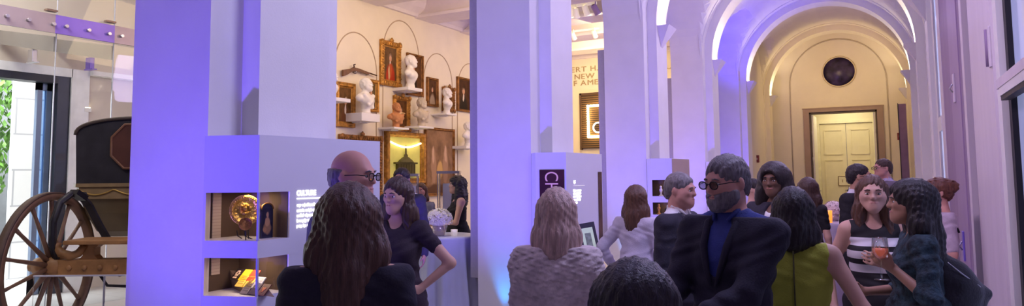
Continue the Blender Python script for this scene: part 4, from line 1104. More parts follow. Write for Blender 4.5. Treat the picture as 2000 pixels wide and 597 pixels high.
def hydrangea(px, py, base, w_px, d, lab, labv, m, mv, seed=1):
    c = at(px,py,d=d); r = w_px/2*d/FPX; rnd = random.Random(seed)
    v = thing('flower_vase', labv, 'vase', (c.x,c.y,base))
    hv = max(.06, c.z-base-r*.45)
    MB().lathe([(0,0),(r*.42,0),(r*.52,hv*.5),(r*.46,hv),(r*.42,hv),(r*.47,hv*.5),(r*.38,.01),(0,.01)],24).build('bowl', mv, v)
    f = thing('flower_bouquet', lab, 'flowers', (c.x,c.y,base+hv))
    mb = MB(); mats_ = None
    zc = c.z-base-hv
    for i in range(260):
        u = rnd.uniform(-.45,1); a = rnd.uniform(0,2*PI); q = math.sqrt(1-u*u)
        rr = r*rnd.uniform(.86,1.02)*(1+.10*math.sin(3*a)*q)
        p = Vector((rr*q*math.cos(a),rr*q*math.sin(a),zc+rr*u*.78)); n = Vector((q*math.cos(a),q*math.sin(a),u)).normalized()
        T = n.to_track_quat('Z','Y').to_matrix().to_4x4(); T.translation = p
        s_ = r*rnd.uniform(.11,.16); ph = rnd.uniform(0,PI)
        for j in range(4):
            b = ph+j*PI/2
            mb.quad(T@Vector((0,0,0)),T@Vector((s_*math.cos(b-.5),s_*math.sin(b-.5),s_*.35)),T@Vector((s_*1.35*math.cos(b),s_*1.35*math.sin(b),s_*.25)),T@Vector((s_*math.cos(b+.5),s_*math.sin(b+.5),s_*.35)),uv=False)
    mb.ell((0,0,zc),(r*.82,r*.82,r*.62),10)
    mb.build('blossoms', m, f)
    mb = MB()
    for i in range(9):
        a = 2*PI*i/9; mb.tube([(0,0,-hv*.5),(r*.25*math.cos(a),r*.25*math.sin(a),0),(r*.5*math.cos(a),r*.5*math.sin(a),zc)],.004,5)
    mb.build('stems', mat('stem_green',(0.10,0.20,0.05),rough=0.6), f)
M_petal = mat('cream_petals',(0.90,0.86,0.74),rough=0.6,var=0.06,scale=20)
M_petal2 = mat('blush_petals',(0.80,0.66,0.66),rough=0.6,var=0.08,scale=20)
M_vase = mat('mercury_glass',(0.55,0.45,0.45),rough=0.25,metal=0.4,var=0.2,scale=20)
hydrangea(857,427,TL.z,50,8.15,'dome of cream hydrangeas on the silver-clothed table','short vase under the cream hydrangeas',M_petal,M_vase,1)
hydrangea(1628,408,TR.z,38,8.22,'blush hydrangeas behind the lit candle on the hall table','short vase under the blush hydrangeas',M_petal2,M_vase,4)
def votive(px, py, base, d, h, r, lab, m, lit):
    c = at(px,py,d=d)
    t = thing('votive_candle', lab, 'candle', (c.x,c.y,base))
    MB().lathe([(0,0),(r,0),(r*1.08,h),(r*.98,h),(r*.92,.012),(0,.012)],20).build('holder', m, t)
    MB().lathe([(0,.012),(r*.85,.012),(r*.85,h*.55),(0,h*.55)],16).build('wax', mat('candle_wax',(0.9,0.8,0.6),rough=0.5,emit=(1,.6,.2),estr=0.8 if lit else 0.2), t)
    MB().lathe([(0,h*.57),(.008,h*.66),(.005,h*.80),(0,h*.92)],8).build('flame', mat_emit('flame',(1,.62,.18),25), t)
votive(887,455,TL.z,8.1,.075,.038,'small white votive candle right of the cream hydrangeas',mat('white_votive',(0.85,0.80,0.80),rough=0.3,emit=(1,.8,.7),estr=.25),False)
votive(1617,425,TR.z,7.93,.14,.045,'glowing orange candle on the hall table in front of the blush flowers',mat('amber_votive',(0.9,0.42,0.08),rough=0.3,emit=(1.0,0.30,0.02),estr=1.1),True)
c = at(1610,431,d=7.9)
t = thing('candle_tray', 'small white dish under and beside the glowing orange candle', 'dish', (c.x-.03,c.y,TR.z))
MB().lathe([(0,0),(.07,0),(.085,.035),(.08,.035),(.065,.008),(0,.008)],24).build('dish', M_white, t)
for (px, d, z_, lab) in ((825,8.2,TL.z,'empty wine glass at the left edge of the silver-clothed table'),):
    c = at(px,452,d=d)
    g = thing('wine_glass', lab, 'glass', (c.x,c.y,z_))
    MB().lathe([(0,0),(.035,0),(.035,.004),(.005,.008),(.004,.075),(.02,.09),(.038,.125),(.034,.165),(.032,.165),(.036,.125),(.018,.094),(0,.085)],24).build('bowl', M_glass, g)
# ------------------------------------------------------------------ the carriage in the entrance lobby
hub = at(95,519,d=6.5)
WR = 0.70
ax = Vector((0.866,0.5,0)); lg = Vector((-0.5,0.866,0))
TRK = 1.34
ca = thing('horse_carriage', 'antique horse-drawn coach with spoked wheels and dark olive body in the lobby', 'carriage', (hub.x,hub.y,0), math.atan2(ax.y,ax.x))
HZ = hub.z                                    # local: x along the axle to the far wheel, y away from the camera, z up
M_wood = mat('ochre_carriage_wood',(0.34,0.17,0.06),rough=0.5,var=0.3,scale=7,bump=0.3,bscale=30)
M_wood2 = mat('brown_rim_wood',(0.21,0.115,0.06),rough=0.5,var=0.25,scale=6)
M_olive = mat('olive_coach_panel',(0.16,0.12,0.06),rough=0.4,var=0.18,scale=3)
M_leather = mat('black_coach_leather',(0.022,0.020,0.024),rough=0.5,var=0.3,scale=8)
M_iron = mat('black_iron',(0.02,0.018,0.02),rough=0.45,metal=0.6)
def wheel(x, side, visible=True):
    C = Vector((x,0,HZ)); RX = Matrix.Translation(C)@Matrix.Rotation(PI/2,4,'Y')
    rim = MB().lathe([(WR-.075,-.028),(WR-.012,-.032),(WR-.012,.032),(WR-.075,.028),(WR-.075,-.028)],72,M=RX).build('wheel', M_wood2, ca)
    MB().lathe([(WR-.014,-.034),(WR,-.034),(WR,.034),(WR-.014,.034),(WR-.014,-.034)],72,M=RX).build('iron_tyre', mat('worn_tyre',(0.10,0.062,0.042),rough=0.6,var=.3,scale=6), rim)
    s = -side
    MB().lathe([(0,-.17*1),(.05,-.17),(.055,-.13),(.075,-.12),(.10,-.05),(.105,.05),(.085,.12),(.06,.15),(0,.15)],24,M=RX if side > 0 else RX@Matrix.Rotation(PI,4,'X')).build('hub', M_wood, rim)
    for i in range(14):
        a = 2*PI*(i+.5)/14; dv = Vector((0,math.cos(a),math.sin(a)))
        p0, p1 = C+dv*.095+Vector((side*.03,0,0)), C+dv*(WR-.06)
        MB().tube([p0,p0.lerp(p1,.3),p0.lerp(p1,.8),p1],[.026,.021,.016,.022],8).build('spoke', M_wood2, rim)
    return rim
wheel(0.0, 1); wheel(TRK, -1)
# axle bed, carved
mb = MB(); mb.box((.13,-.075,HZ-.085),(TRK-.13,.075,HZ+.065),0.012)
for i in range(7): mb.ell((.24+i*(TRK-.48)/6,-.08,HZ-.01),(.026,.016,.026),6)
mb.build('axle_bed', M_wood, ca)
MB().tube([(-.14,0,HZ),(TRK+.14,0,HZ)],.032,10).build('axle', M_iron, ca)
# scrolled brackets on the axle bed
def scroll(x0, flip):
    f = -1 if flip else 1
    return MB().tube([(x0+f*(-.10),-.06,HZ+.20),(x0+f*(-.075),-.06,HZ+.235),(x0+f*(-.045),-.06,HZ+.215),(x0+f*(-.06),-.06,HZ+.18),(x0+f*(-.02),-.06,HZ+.125),(x0+f*.07,-.06,HZ+.10),(x0+f*.14,-.06,HZ+.12),(x0+f*.20,-.06,HZ+.20)],[.012,.03,.030,.034,.040,.042,.038,.03],10)
scroll(.17,False).build('scroll_bracket', M_wood, ca)
scroll(TRK-.17,True).build('scroll_bracket', M_wood, ca)
MB().box((.22,-.16,HZ+.21),(TRK-.22,.22,HZ+.25),0.01).build('footboard', M_wood, ca)
for x_ in (.40,TRK-.40):
    MB().loft([[(x_+dx*w_,dy*.05,HZ+z_) for dx,dy in ((-1,-1),(1,-1),(1,1),(-1,1))] for z_,w_ in ((.05,.10),(.10,.055),(.17,.055),(.215,.12))],smooth=False).build('bolster', M_wood, ca)
# perch pole and iron stays under the body
MB().tube([(TRK/2,0,HZ-.06),(TRK/2,1.0,HZ-.05),(TRK/2,2.3,HZ-.02)],.05,8).build('perch', M_wood, ca)
MB().tube([(.50,-.02,HZ-.09),(.56,.0,HZ-.19),(.75,0,HZ-.20),(.84,0,HZ-.19),(.90,0,HZ-.09)],.014,6).build('iron_stay', M_iron, ca)
# C-springs with leather straps
for x_ in (.10,TRK-.10):
    pts = [(x_,-.02,HZ+.02),(x_-.015,-.09,HZ+.20),(x_,-.12,HZ+.42),(x_+.02*(1 if x_ < .5 else -1),-.06,HZ+.60),(x_+.05*(1 if x_ < .5 else -1),.06,HZ+.68),(x_+.10*(1 if x_ < .5 else -1),.20,HZ+.66)]
    mb = MB()
    for a, b in zip(pts[:-1],pts[1:]): mb.bar(a,b,.055,.03,up=(0,1,0.2))
    mb.tube(pts,.026,8); sp = mb.build('c_spring', M_leather, ca)
    sg = 1 if x_ < .5 else -1
    mb = MB(); q = [(x_+.08*sg,.14,HZ+.67),(x_+.13*sg,.22,HZ+.56),(x_+.19*sg,.30,HZ+.36),(x_+.24*sg,.38,HZ+.20)]
    for a, b in zip(q[:-1],q[1:]): mb.bar(a,b,.065,.03,up=(0,1,.3))
    mb.build('strap', M_leather, sp)
    MB().bar((x_+.07*sg,.06,HZ+.70),(x_+.105*sg,.16,HZ+.63),.11,.05).build('buckle', M_iron, sp)
# body: lower panels taper to the bottom, upper quarter arched in black leather
BX, BY0, BY1 = TRK/2-.07, .34, 2.0
zb, zs_, zt_ = HZ+.22, 1.66, 2.24
def ring(z, hw, y0, y1, cr=.05):
    return [(BX-hw+cr,y0,z),(BX+hw-cr,y0,z),(BX+hw,y0+cr,z),(BX+hw,y1-cr,z),(BX+hw-cr,y1,z),(BX-hw+cr,y1,z),(BX-hw,y1-cr,z),(BX-hw,y0+cr,z)]
MB().loft([ring(zb,.44,BY0+.28,BY1-.25),ring(zb+.06,.50,BY0+.20,BY1-.18),ring(zb+.25,.545,BY0+.08,BY1-.08),ring(zs_-.16,.57,BY0,BY1)],smooth=False).build('lower_body', M_olive, ca)
MB().loft([ring(zs_-.165,.585,BY0-.02,BY1+.02),ring(zs_-.05,.59,BY0-.02,BY1+.02),ring(zs_-.045,.61,BY0-.04,BY1+.04),ring(zs_-.01,.61,BY0-.04,BY1+.04)],smooth=False).build('belt_moulding', mat('belt_olive',(0.26,0.18,0.085),rough=0.4,var=0.2,scale=6), ca)
mb = MB()
mb.tube([(BX-.55+1.10*i/40,BY0-.028,zs_-.070-.055*abs(math.sin(PI*3*i/40))) for i in range(41)],.008,6)
mb.build('gold_swag', mat('dull_gold_leaf',(0.55,0.36,0.10),rough=0.4,metal=0.6), ca)
n_ = 20
prof = [(BX-.58,zs_-.01),(BX-.60,zt_-.10)]+[(BX-.60*math.cos(PI*i/n_),zt_-.10+.17*math.sin(PI*i/n_)**.8) for i in range(1,n_)]+[(BX+.60,zt_-.10),(BX+.58,zs_-.01)]
MB().loft([[(p[0],BY0+.0,p[1]) for p in prof],[(p[0],BY1,p[1]) for p in prof]],smooth=False).build('upper_body', M_leather, ca)
MB().tube([(p[0],BY0-.01,p[1]) for p in prof[1:-1]],.018,6).build('roof_edge', mat('roof_edge_brown',(0.07,0.05,0.035),rough=0.5), ca)
oc = [(BX+.24*math.cos(PI/8+PI*i/4),zs_+.36+.24*math.sin(PI/8+PI*i/4)) for i in range(8)]
MB().loft([[(p[0],BY0-.03,p[1]) for p in oc],[(p[0],BY0+.01,p[1]) for p in oc]],smooth=False).build('octagonal_panel', mat('oxblood_panel',(0.085,0.032,0.02),rough=0.4,var=0.2,scale=5), ca)
MB().tube([(p[0],BY0-.03,p[1]) for p in oc+[oc[0]]],.014,6).build('octagonal_frame', mat('tan_leather',(0.17,0.075,0.035),rough=0.5), ca)
MB().box((BX-.64,BY0+.4,zs_+.10),(BX-.60,BY0+.52,zs_+.45),0.01).build('coach_lamp', M_iron, ca)

# plinth the wheels stand on? the wheels touch the lobby floor; low glass barrier in front
g0, g1 = at(66,540,d=5.6), at(232,541,d=5.6); g1.z = g0.z
bar_ = thing('glass_barrier', 'low clear glass barrier with a pale top edge in front of the carriage wheel', 'barrier', (g0.x,g0.y,0), math.atan2((g1-g0).y,(g1-g0).x))
Lb = (g1-g0).length; j = Lb*(204-66)/(232-66)
MB().box((0,-.006,.0),(j-.004,.006,g0.z)).build('glass_pane', M_glass, bar_)
MB().box((j+.004,-.006,.0),(Lb+.5,.006,g0.z)).build('glass_pane', M_glass, bar_)
MB().box((0,-.009,g0.z),(Lb+.5,.009,g0.z+.011)).build('top_edge', mat('pale_glass_edge',(0.72,0.74,0.80),rough=0.3), bar_)
MB().box((j-.004,-.007,0),(j+.004,.007,g0.z)).build('joint', mat('grey_joint',(0.42,0.44,0.52),rough=0.4), bar_)

# ------------------------------------------------------------------ glass lobby screen with its steel transom
TX = -9.5
yA, yB = at(110,60,X=TX).y, at(222,80,X=TX).y
ztr1, ztr0 = at(110,31,X=TX).z, at(110,67,X=TX).z
scn = thing('glass_screen', 'frameless glass lobby screen with two fine joints behind the carriage', 'glass screen', (TX,yA,0))
for a, b in ((-1.5,0),(0,yB-yA),(yB-yA,yB-yA+.8)):
    MB().box((-.006,a+.006,0.01),(.006,b-.006,5.2)).build('glass_pane', M_glass, scn)
for a in (0, yB-yA): MB().box((-.008,a-.0045,0.01),(.010,a+.0045,5.2)).build('glass_joint', mat('grey_joint',(0.42,0.44,0.52),rough=0.4), scn)
tr_ = thing('steel_transom', 'long brushed steel transom beam bolted across the lobby glass, top left', 'beam', (TX,yA,ztr0))
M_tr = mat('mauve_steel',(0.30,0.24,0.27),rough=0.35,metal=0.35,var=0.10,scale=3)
M_trv = mat('violet_reflection_steel',(0.20,0.12,0.52),rough=0.35,metal=0.25,var=0.10,scale=3)  # violet reflection put into the steel's colour
hT = ztr1-ztr0
MB().box((.04,-1.6,0),(.07,-.05,hT)).build('plate', M_tr, tr_)
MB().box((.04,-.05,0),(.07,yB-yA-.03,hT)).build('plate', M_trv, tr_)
MB().box((.04,yB-yA-.03,0),(.07,yB-yA+.9,hT)).build('plate', M_tr, tr_)
for x_ in (5,48,97,122,166,206,231):
    yy = at(x_,50,X=TX).y-yA
    MB().tube([(.07,yy,hT*.45),(.12,yy,hT*.45)],.022,10).build('bolt', M_steel, tr_)
for a, b in ((-.17,-.04),(yB-yA-.16,yB-yA-.03)):
    MB().box((.02,a,hT+.03),(.10,b,hT+.055)).build('clip', mat('clip_bronze',(0.20,0.13,0.10),rough=0.4,metal=0.5), tr_)
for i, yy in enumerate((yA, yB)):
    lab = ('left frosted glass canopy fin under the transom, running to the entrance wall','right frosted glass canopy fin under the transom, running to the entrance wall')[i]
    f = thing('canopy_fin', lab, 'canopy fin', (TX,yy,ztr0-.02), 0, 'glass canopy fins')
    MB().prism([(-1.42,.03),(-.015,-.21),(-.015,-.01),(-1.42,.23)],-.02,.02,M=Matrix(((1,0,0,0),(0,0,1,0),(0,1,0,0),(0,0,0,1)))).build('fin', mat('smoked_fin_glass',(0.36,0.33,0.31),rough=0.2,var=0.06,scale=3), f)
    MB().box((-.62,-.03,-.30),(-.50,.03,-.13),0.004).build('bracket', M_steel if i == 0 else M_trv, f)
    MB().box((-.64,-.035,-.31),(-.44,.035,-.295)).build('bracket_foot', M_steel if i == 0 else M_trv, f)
p = at(168,211,X=EX+.02)
t = thing('wall_washer', 'tiny wedge of wall light on the beige wall above the carriage', 'wall light', (EX,p.y,p.z))
MB().prism([(0.0,-.05),(.08,-.05),(.08,.05),(0,.05)],-.06,.0).build('housing', M_white, t)
MB().box((.01,-.04,.0),(.07,.04,.01)).build('lamp', mat_emit('wall_washer_lamp',(1,.85,.55),8), t)
# ------------------------------------------------------------------ greenery outside the entrance
tr0 = at(4,300,X=-15.4)
tree = thing('leafy_tree', 'leafy green tree in daylight outside the entrance, at the left edge', 'tree', (tr0.x,tr0.y-1.0,0))
MB().tube([(0,0,0),(.05,.02,1.0),(-.05,.05,2.2),(0.1,0,3.4)],[.12,.10,.08,.04],10).build('trunk', mat('bark',(0.18,0.14,0.10),rough=0.9,bump=.5), tree)
rnd = random.Random(5); mb = MB()
for i in range(3200):
    a = rnd.uniform(0,2*PI); u = rnd.uniform(-1,1); q = math.sqrt(1-u*u); r = rnd.uniform(.35,1)**.5
    p = Vector((1.1*r*q*math.cos(a),1.15*r*q*math.sin(a),2.6+2.0*r*u))
    n = Vector((rnd.uniform(-1,1),rnd.uniform(-1,1),rnd.uniform(-.2,1))).normalized(); T = n.to_track_quat('Z','Y').to_matrix().to_4x4(); T.translation = p
    s_ = rnd.uniform(.05,.10)
    mb.quad(T@Vector((-s_*.5,0,0)),T@Vector((0,-s_,0)),T@Vector((s_*.5,0,0.01)),T@Vector((0,s_,0)),uv=False)
mb.build('foliage', mat('spring_leaves',(0.17,0.36,0.07),rough=0.5,var=0.6,scale=3), tree)
# ------------------------------------------------------------------ people
def skin(name, c): return mat('skin_'+name, c, rough=0.5, var=0.05, scale=12, spec=0.35)
SK_FAIR = skin('fair',(0.62,0.36,0.27)); SK_ROSY = skin('rosy',(0.60,0.30,0.24)); SK_TAN = skin('tan',(0.45,0.24,0.16)); SK_BROWN = skin('brown',(0.17,0.085,0.055))
def hairmat(name, c): return mat('hair_'+name, c, rough=0.42, var=0.35, scale=26, stretch=(3,3,0.35), bump=0.5, bscale=60, spec=0.45)
H_DARK = hairmat('dark',(0.018,0.012,0.012)); H_BROWN = hairmat('brown',(0.060,0.030,0.020)); H_CHEST = hairmat('chestnut',(0.10,0.045,0.026)); H_GREY = hairmat('grey',(0.17,0.15,0.16)); H_BLOND = hairmat('blond',(0.55,0.38,0.33)); H_RED = hairmat('auburn',(0.13,0.045,0.025))
def cloth(name, c, rough=0.8, var=0.12, **k): return mat('cloth_'+name, c, rough=rough, var=var, scale=k.pop('scale',18), bump=0.25, bscale=120, **k)
C_NAVY = cloth('midnight',(0.018,0.015,0.030)); C_BLACK = cloth('black',(0.012,0.010,0.013)); C_CHAR = cloth('charcoal',(0.035,0.032,0.050)); C_SLATE = cloth('slate_suit',(0.13,0.125,0.22))
C_WHITE = cloth('white',(0.75,0.72,0.74),var=0.04); C_CREAM = cloth('cream_fleece',(0.70,0.60,0.60),var=0.2,scale=30)
EYE_W = mat('eye_white',(0.72,0.68,0.66),rough=0.25); EYE_D = mat('eye_iris',(0.035,0.02,0.015),rough=0.2)
LIP = mat('lip',(0.42,0.14,0.13),rough=0.4); LENS = mat_glass('spectacle_lens',(0.9,0.9,0.95),0.8); SHOE = mat('shoe_leather',(0.015,0.012,0.012),rough=0.35)

class Person:
    def __init__(s, label, px, ytop, d, face, male=True, lean=0.0, hyaw=0.0, hpitch=0.0, hroll=0.0, sk=SK_FAIR, h=0.010, wide=1.0, group=None):
        top = at(px, ytop, d=d)
        s.male = male; s.h = h; s.sk = sk; s.wide = wide; s.lean = lean
        s.sc = top.z/1.753
        v = Vector((top.x, top.y, 0)).normalized(); r = Vector((v.y, -v.x, 0)); a = math.radians(face)
        f = -v*math.cos(a)+r*math.sin(a)
        s.rot = math.atan2(f.y, f.x)-PI/2
        s.HR = rotz(math.radians(-hyaw))@rotx(math.radians(-hpitch))@roty(math.radians(hroll))
        s.HO = s.L((0,.018,1.635))
        Rw = rotz(s.rot)
        off = Rw@(s.HO*s.sc)
        s.sc = top.z/(s.HO[2]+.118); off = Rw@(s.HO*s.sc)
        s.base = np.array((top.x-off[0], top.y-off[1], 0.0)); s.Rw = Rw
        s.t = thing('person', label, 'person', s.base, s.rot, group)
        s.sh = (.178 if male else .152)*wide
        s.arms = {}
    def L(s, p):
        p = np.array(p, float)
        if s.lean and p[2] > .98:
            w = min(1, (p[2]-.98)/.2); a = -s.lean*w
            q = p-np.array((0,0,.98)); p = rotx(a)@q+np.array((0,0,.98))
        return p
    def local(s, px, py, d):
        w = np.array(at(px, py, d=d)); return (s.Rw.T@(w-s.base))/s.sc
    def arm(s, side, target=None, pole=None, hdir=None, palm=None, thumb=None, curl=.35):
        S = s.L((side*s.sh, -.008, 1.408)); L1, L2 = .285, .25
        rest = target is None
        T = np.array(target if not rest else s.L((side*(s.sh+.075), .03, .885)), float)
        P = np.array(pole if pole is not None else (side*.35, -.8, -.1), float)
        D = T-S; dist = np.linalg.norm(D)
        if dist > L1+L2-.004: T = S+D/dist*(L1+L2-.004); D = T-S; dist = L1+L2-.004
        dist = max(dist, .12)
        u = D/np.linalg.norm(D); a = (L1*L1-L2*L2+dist*dist)/(2*dist); hgt = math.sqrt(max(0, L1*L1-a*a))
        w = P-(P@u)*u; w /= np.linalg.norm(w)+1e-9
        E = S+u*a+w*hgt
        fd = (T-E)/np.linalg.norm(T-E)
        hd = np.array(hdir,float)/np.linalg.norm(hdir) if hdir is not None else (fd if not rest else np.array((0,.12,-.99)))
        pn = np.array(palm,float) if palm is not None else np.array((-side,0.2,0.0))
        pn = pn-(pn@hd)*hd; pn /= np.linalg.norm(pn)+1e-9
        th = np.array(thumb,float) if thumb is not None else np.array((0,1,.1))
        th = th-(th@hd)*hd-(th@pn)*pn; th /= np.linalg.norm(th)+1e-9
        s.arms[side] = (S,E,T,hd,pn,th,curl)
    # ---- primitive groups
    def torso(s):
        m = s.male; w = s.wide; L = s.L; q = rotx(-s.lean)
        P = [ellips((0,0,.965),((.162 if m else .168)*w,.118,.125),.05), ellips(L((0,.004,1.12)),((.146 if m else .124)*w,.108 if m else .096,.14),.06,q),
             ellips(L((0,0,1.29)),((.168 if m else .146)*w,.116 if m else .104,.165),.06,q), capsule(L((-s.sh+.03,-.01,1.405)),L((s.sh-.03,-.01,1.405)),.062 if m else .052,None,.05),
             ellips((-.072,-.05,.93),(.085,.085,.095),.04), ellips((.072,-.05,.93),(.085,.085,.095),.04)]
        for sd in (-1,1): P.append(capsule(L((sd*.045,-.018,1.478)),L((sd*(s.sh-.01),-.012,1.415)),.040 if m else .032,.046 if m else .040,.04))
        if not m:
            for sd in (-1,1): P.append(ellips(L((sd*.066,.078,1.275)),(.062,.056,.062),.035,q))
        return P
    def neck(s):
        r = .058 if s.male else .047
        top = s.HO+s.HR@np.array((0,-.022,-.07))
        return [capsule(s.L((0,-.016,1.44)), top, r*1.12, r, .03)]
    def arm_prims(s, side, upto=1.0, hand=True):
        S,E,T,hd,pn,th,curl = s.arms[side]; m = s.male
        P = []
        k = 1.0 if m else .84
        if upto <= .5:
            e2 = S+(E-S)*(upto*2); P.append(capsule(S,e2,.054*k,(.054-.012*upto*2)*k,.04)); return P
        P.append(capsule(S,E,.054*k,.041*k,.04))
        q = (upto-.5)*2
        P.append(capsule(E,E+(T-E)*q,.040*k,(.040-.013*q)*k,.02))
        if hand: P += s.hand_prims(side)
        return P
    def hand_prims(s, side):
        S,E,T,hd,pn,th,curl = s.arms[side]; g = .92 if not s.male else 1.0
        fr = max(.0085*g, s.h*.80)
        P = [capsule(T,T+hd*.03,.026*g,.026*g,.015)]
        for a in (-.020,.004,.026): P.append(capsule(T+hd*.028+th*a*g,T+hd*.082*g+th*a*g*1.15,.0165*g,.0145*g,.014))
        for a, l in ((.033,.070),(.011,.079),(-.011,.073),(-.032,.057)):
            r0 = T+hd*.088*g+th*a*g; c1, c2 = curl, curl*2.2
            d1 = hd*math.cos(c1)+pn*math.sin(c1); d2 = hd*math.cos(c2)+pn*math.sin(c2)
            m_ = r0+d1*l*.55*g; P += [capsule(r0,m_,fr,fr*.95,.005), capsule(m_,m_+d2*l*.5*g,fr*.95,fr*.85,.005)]
        t0 = T+hd*.030*g+th*.030*g; t1 = t0+(th*.62+hd*.70+pn*.35)*.042*g; t2 = t1+(hd*.85+pn*.5+th*.05)*.032*g
        P += [capsule(t0,t1,fr*1.35,fr*1.2,.010), capsule(t1,t2,fr*1.2,fr,.005)]
        return P
    def legs(s):
        P = []
        for sd in (-1,1):
            hp, kn, an = np.array((sd*.086,0,.92)), np.array((sd*.093,.018,.50)), np.array((sd*.098,-.012,.09))
            P += [capsule(hp,kn,.086,.056,.04), capsule(kn,an,.056,.038,.03), ellips(kn+np.array((0,-.02,-.14)),(.052,.055,.10),.03)]
            P += [capsule(an+np.array((0,-.02,-.05)),an+np.array((sd*.015,.14,-.062)),.034,.026,.025)]
        return P
    def head_w(s, prims): return place(prims, s.HR, s.HO)
    def HM(s): 
        M = Matrix([list(s.HR[i])+[s.HO[i]] for i in range(3)]+[[0,0,0,1]])
        return Matrix.Diagonal((s.sc,s.sc,s.sc,1))@M
    # ---- meshes
    def body(s):
        for sd in (-1,1):
            if sd not in s.arms: s.arm(sd)
        P = s.torso()+s.neck()+s.head_w(head_prims(s.male))+s.arm_prims(-1)+s.arm_prims(1)+s.legs()
        V,Q = sdf_mesh(P, s.h, sub=s.head_w(head_sub()))
        np_obj('body', V, Q, s.sk, s.t, s.sc, relax=1)
        return s
    def wear(s, name, m, prims, inf=.014, clip=None, sub=(), fold=.004, h=None):
        f = None
        if fold: f = lambda X,Y,Z: fold*(np.sin(38*X+9*np.sin(14*Z)+26*Y)*np.sin(21*Z+11*X)+.6*np.sin(55*Z+30*X*np.sign(Y+.001)))
        V,Q = sdf_mesh(prims, h or s.h, sub=sub, clip=clip, disp=f, inflate=inf)
        return np_obj(name, V, Q, m, s.t, s.sc, relax=1)
    def hair(s, style, m, length=.28, curl=0.0, volume=1.0, front=True, name='hair'):
        v = volume
        P = [ellips((0,-.014,.034),(.080*v,.101*v,.090*(.5+.5*v)),.02)]
        sub = [ellips((0,.125,-.024),(.065,.080,.101),.015)]
        clip = None
        if style == 'short':
            P += [ellips((0,-.07,-.02),(.062,.04,.07),.03)]
            sub += [ellips((sd*.085,.0,-.045),(.030,.05,.045),.01) for sd in (-1,1)]
            clip = lambda X,Y,Z: (-.070-Z)
        elif style == 'fringe':
            P = [ellips((0,-.016,.010),(.079,.100,.070),.02), ellips((0,-.07,-.02),(.062,.036,.06),.03)]
            sub += [ellips((sd*.085,.0,-.045),(.030,.05,.045),.01) for sd in (-1,1)]
            clip = lambda X,Y,Z: np.maximum(np.maximum(-.075-Z, Z-.030), Y-.005)
        else:
            l = length
            P += [capsule((0,-.062,.0),(0,-.078,-l*.75),.066*v,.060*v,.04)]
            for sd in (-1,1):
                P += [capsule((sd*.060*v,-.020,.02),(sd*.074*v,-.030,-.14),.036*v,.044*v,.04), capsule((sd*.070*v,-.03,-.12),(sd*.060*v,-.06,-l+.04),.046*v,.034*v,.04)]
                if front and l > .2: P += [capsule((sd*.072*v,.010,-.08),(sd*.088*v,.030,-l*.85),.030*v,.022*v,.03)]
            P += [capsule((0,-.085,-l*.5),(0,-.088,-l+.03),.052*v,.030*v,.05)]
            if style == 'updo': P = P[:1]+[ellips((0,-.105,.050),(.060,.055,.055),.03), ellips((0,-.07,-.02),(.060,.036,.06),.03)]; sub += [ellips((sd*.085,.0,-.045),(.030,.05,.045),.01) for sd in (-1,1)]
        if curl: disp = lambda X,Y,Z: curl*np.sin(70*X+9*np.sin(30*Z))*np.sin(70*Y)*np.sin(64*Z+20*X)
        else: disp = lambda X,Y,Z: .0032*np.sin(150*np.arctan2(X,Y+.03)/6.2+8*np.sin(9*Z))+.002*np.sin(190*X+12*np.sin(14*Z))
        V,Q = sdf_mesh(P, min(s.h,.009), sub=sub, clip=clip, disp=disp)
        V = V@s.HR.T+s.HO
        return np_obj(name, V, Q, m, s.t, s.sc, relax=1)
    def face(s, brow=H_DARK, lips=LIP):
        M = s.HM(); mb = MB(); m2 = MB(); m3 = MB()
        for sd in (-1,1):
            mb.ell((sd*.031,.0765,.003),(.0125,.0115,.0070),8,M=M); m2.ell((sd*.031,.0850,.003),(.0055,.004,.0056),7,M=M)
            m3.tube([M@Vector((sd*.015,.0945,.0255)),M@Vector((sd*.031,.0945,.0285)),M@Vector((sd*.047,.084,.022))],[.0035*s.sc,.004*s.sc,.002*s.sc],6)
        mb.build('eyes', EYE_W, s.t); m2.build('irises', EYE_D, s.t); m3.build('eyebrows', brow, s.t)
        mb = MB(); mb.tube([M@Vector((-.024,.0885,-.0525)),M@Vector((-.010,.0965,-.0515)),M@Vector((0,.0965,-.0525)),M@Vector((.010,.0965,-.0515)),M@Vector((.024,.0885,-.0525))],[.002,.004,.0035,.004,.002],6)
        mb.tube([M@Vector((-.020,.0895,-.057)),M@Vector((-.008,.0945,-.0595)),M@Vector((.008,.0945,-.0595)),M@Vector((.020,.0895,-.057))],[.002,.0045,.0045,.002],6)
        mb.build('lips', lips, s.t)
    def glasses(s, m=None):
        M = s.HM(); mb = MB(); ml = MB()
        for sd in (-1,1):
            ring = [Vector((sd*.034+.024*math.cos(a)*(abs(math.cos(a))**-.25 if abs(math.cos(a))>.3 else 1.2),.108,.002+.017*math.sin(a))) for a in [2*PI*i/16 for i in range(17)]]
            mb.tube([M@p for p in ring],.0024*s.sc,6,caps=False)
            mb.tube([M@Vector((sd*.060,.104,.006)),M@Vector((sd*.078,.06,.008)),M@Vector((sd*.082,-.01,.002))],.0022*s.sc,6)
            ml.loft([[M@Vector((p.x,.1075,p.z)) for p in ring[:-1]],[M@Vector((p.x,.1085,p.z)) for p in ring[:-1]]])
        mb.tube([M@Vector((-.012,.109,.006)),M@Vector((0,.113,.009)),M@Vector((.012,.109,.006))],.0022*s.sc,6)
        g = mb.build('spectacles', m or C_BLACK, s.t); ml.build('lenses', LENS, g)
    def shoes(s):
        for sd in (-1,1):
            an = np.array((sd*.098,-.012,.09))
            V,Q = sdf_mesh([capsule(an+np.array((0,-.03,-.045)),an+np.array((sd*.018,.15,-.058)),.046,.036,.02)], .012, clip=lambda X,Y,Z: np.maximum(Z-.10, .002-Z))
            np_obj('shoe', V, Q, SHOE, s.t, s.sc, relax=0)
    # ---- outfits
    def sleeves(s, upto): return s.arm_prims(-1,upto,False)+s.arm_prims(1,upto,False)
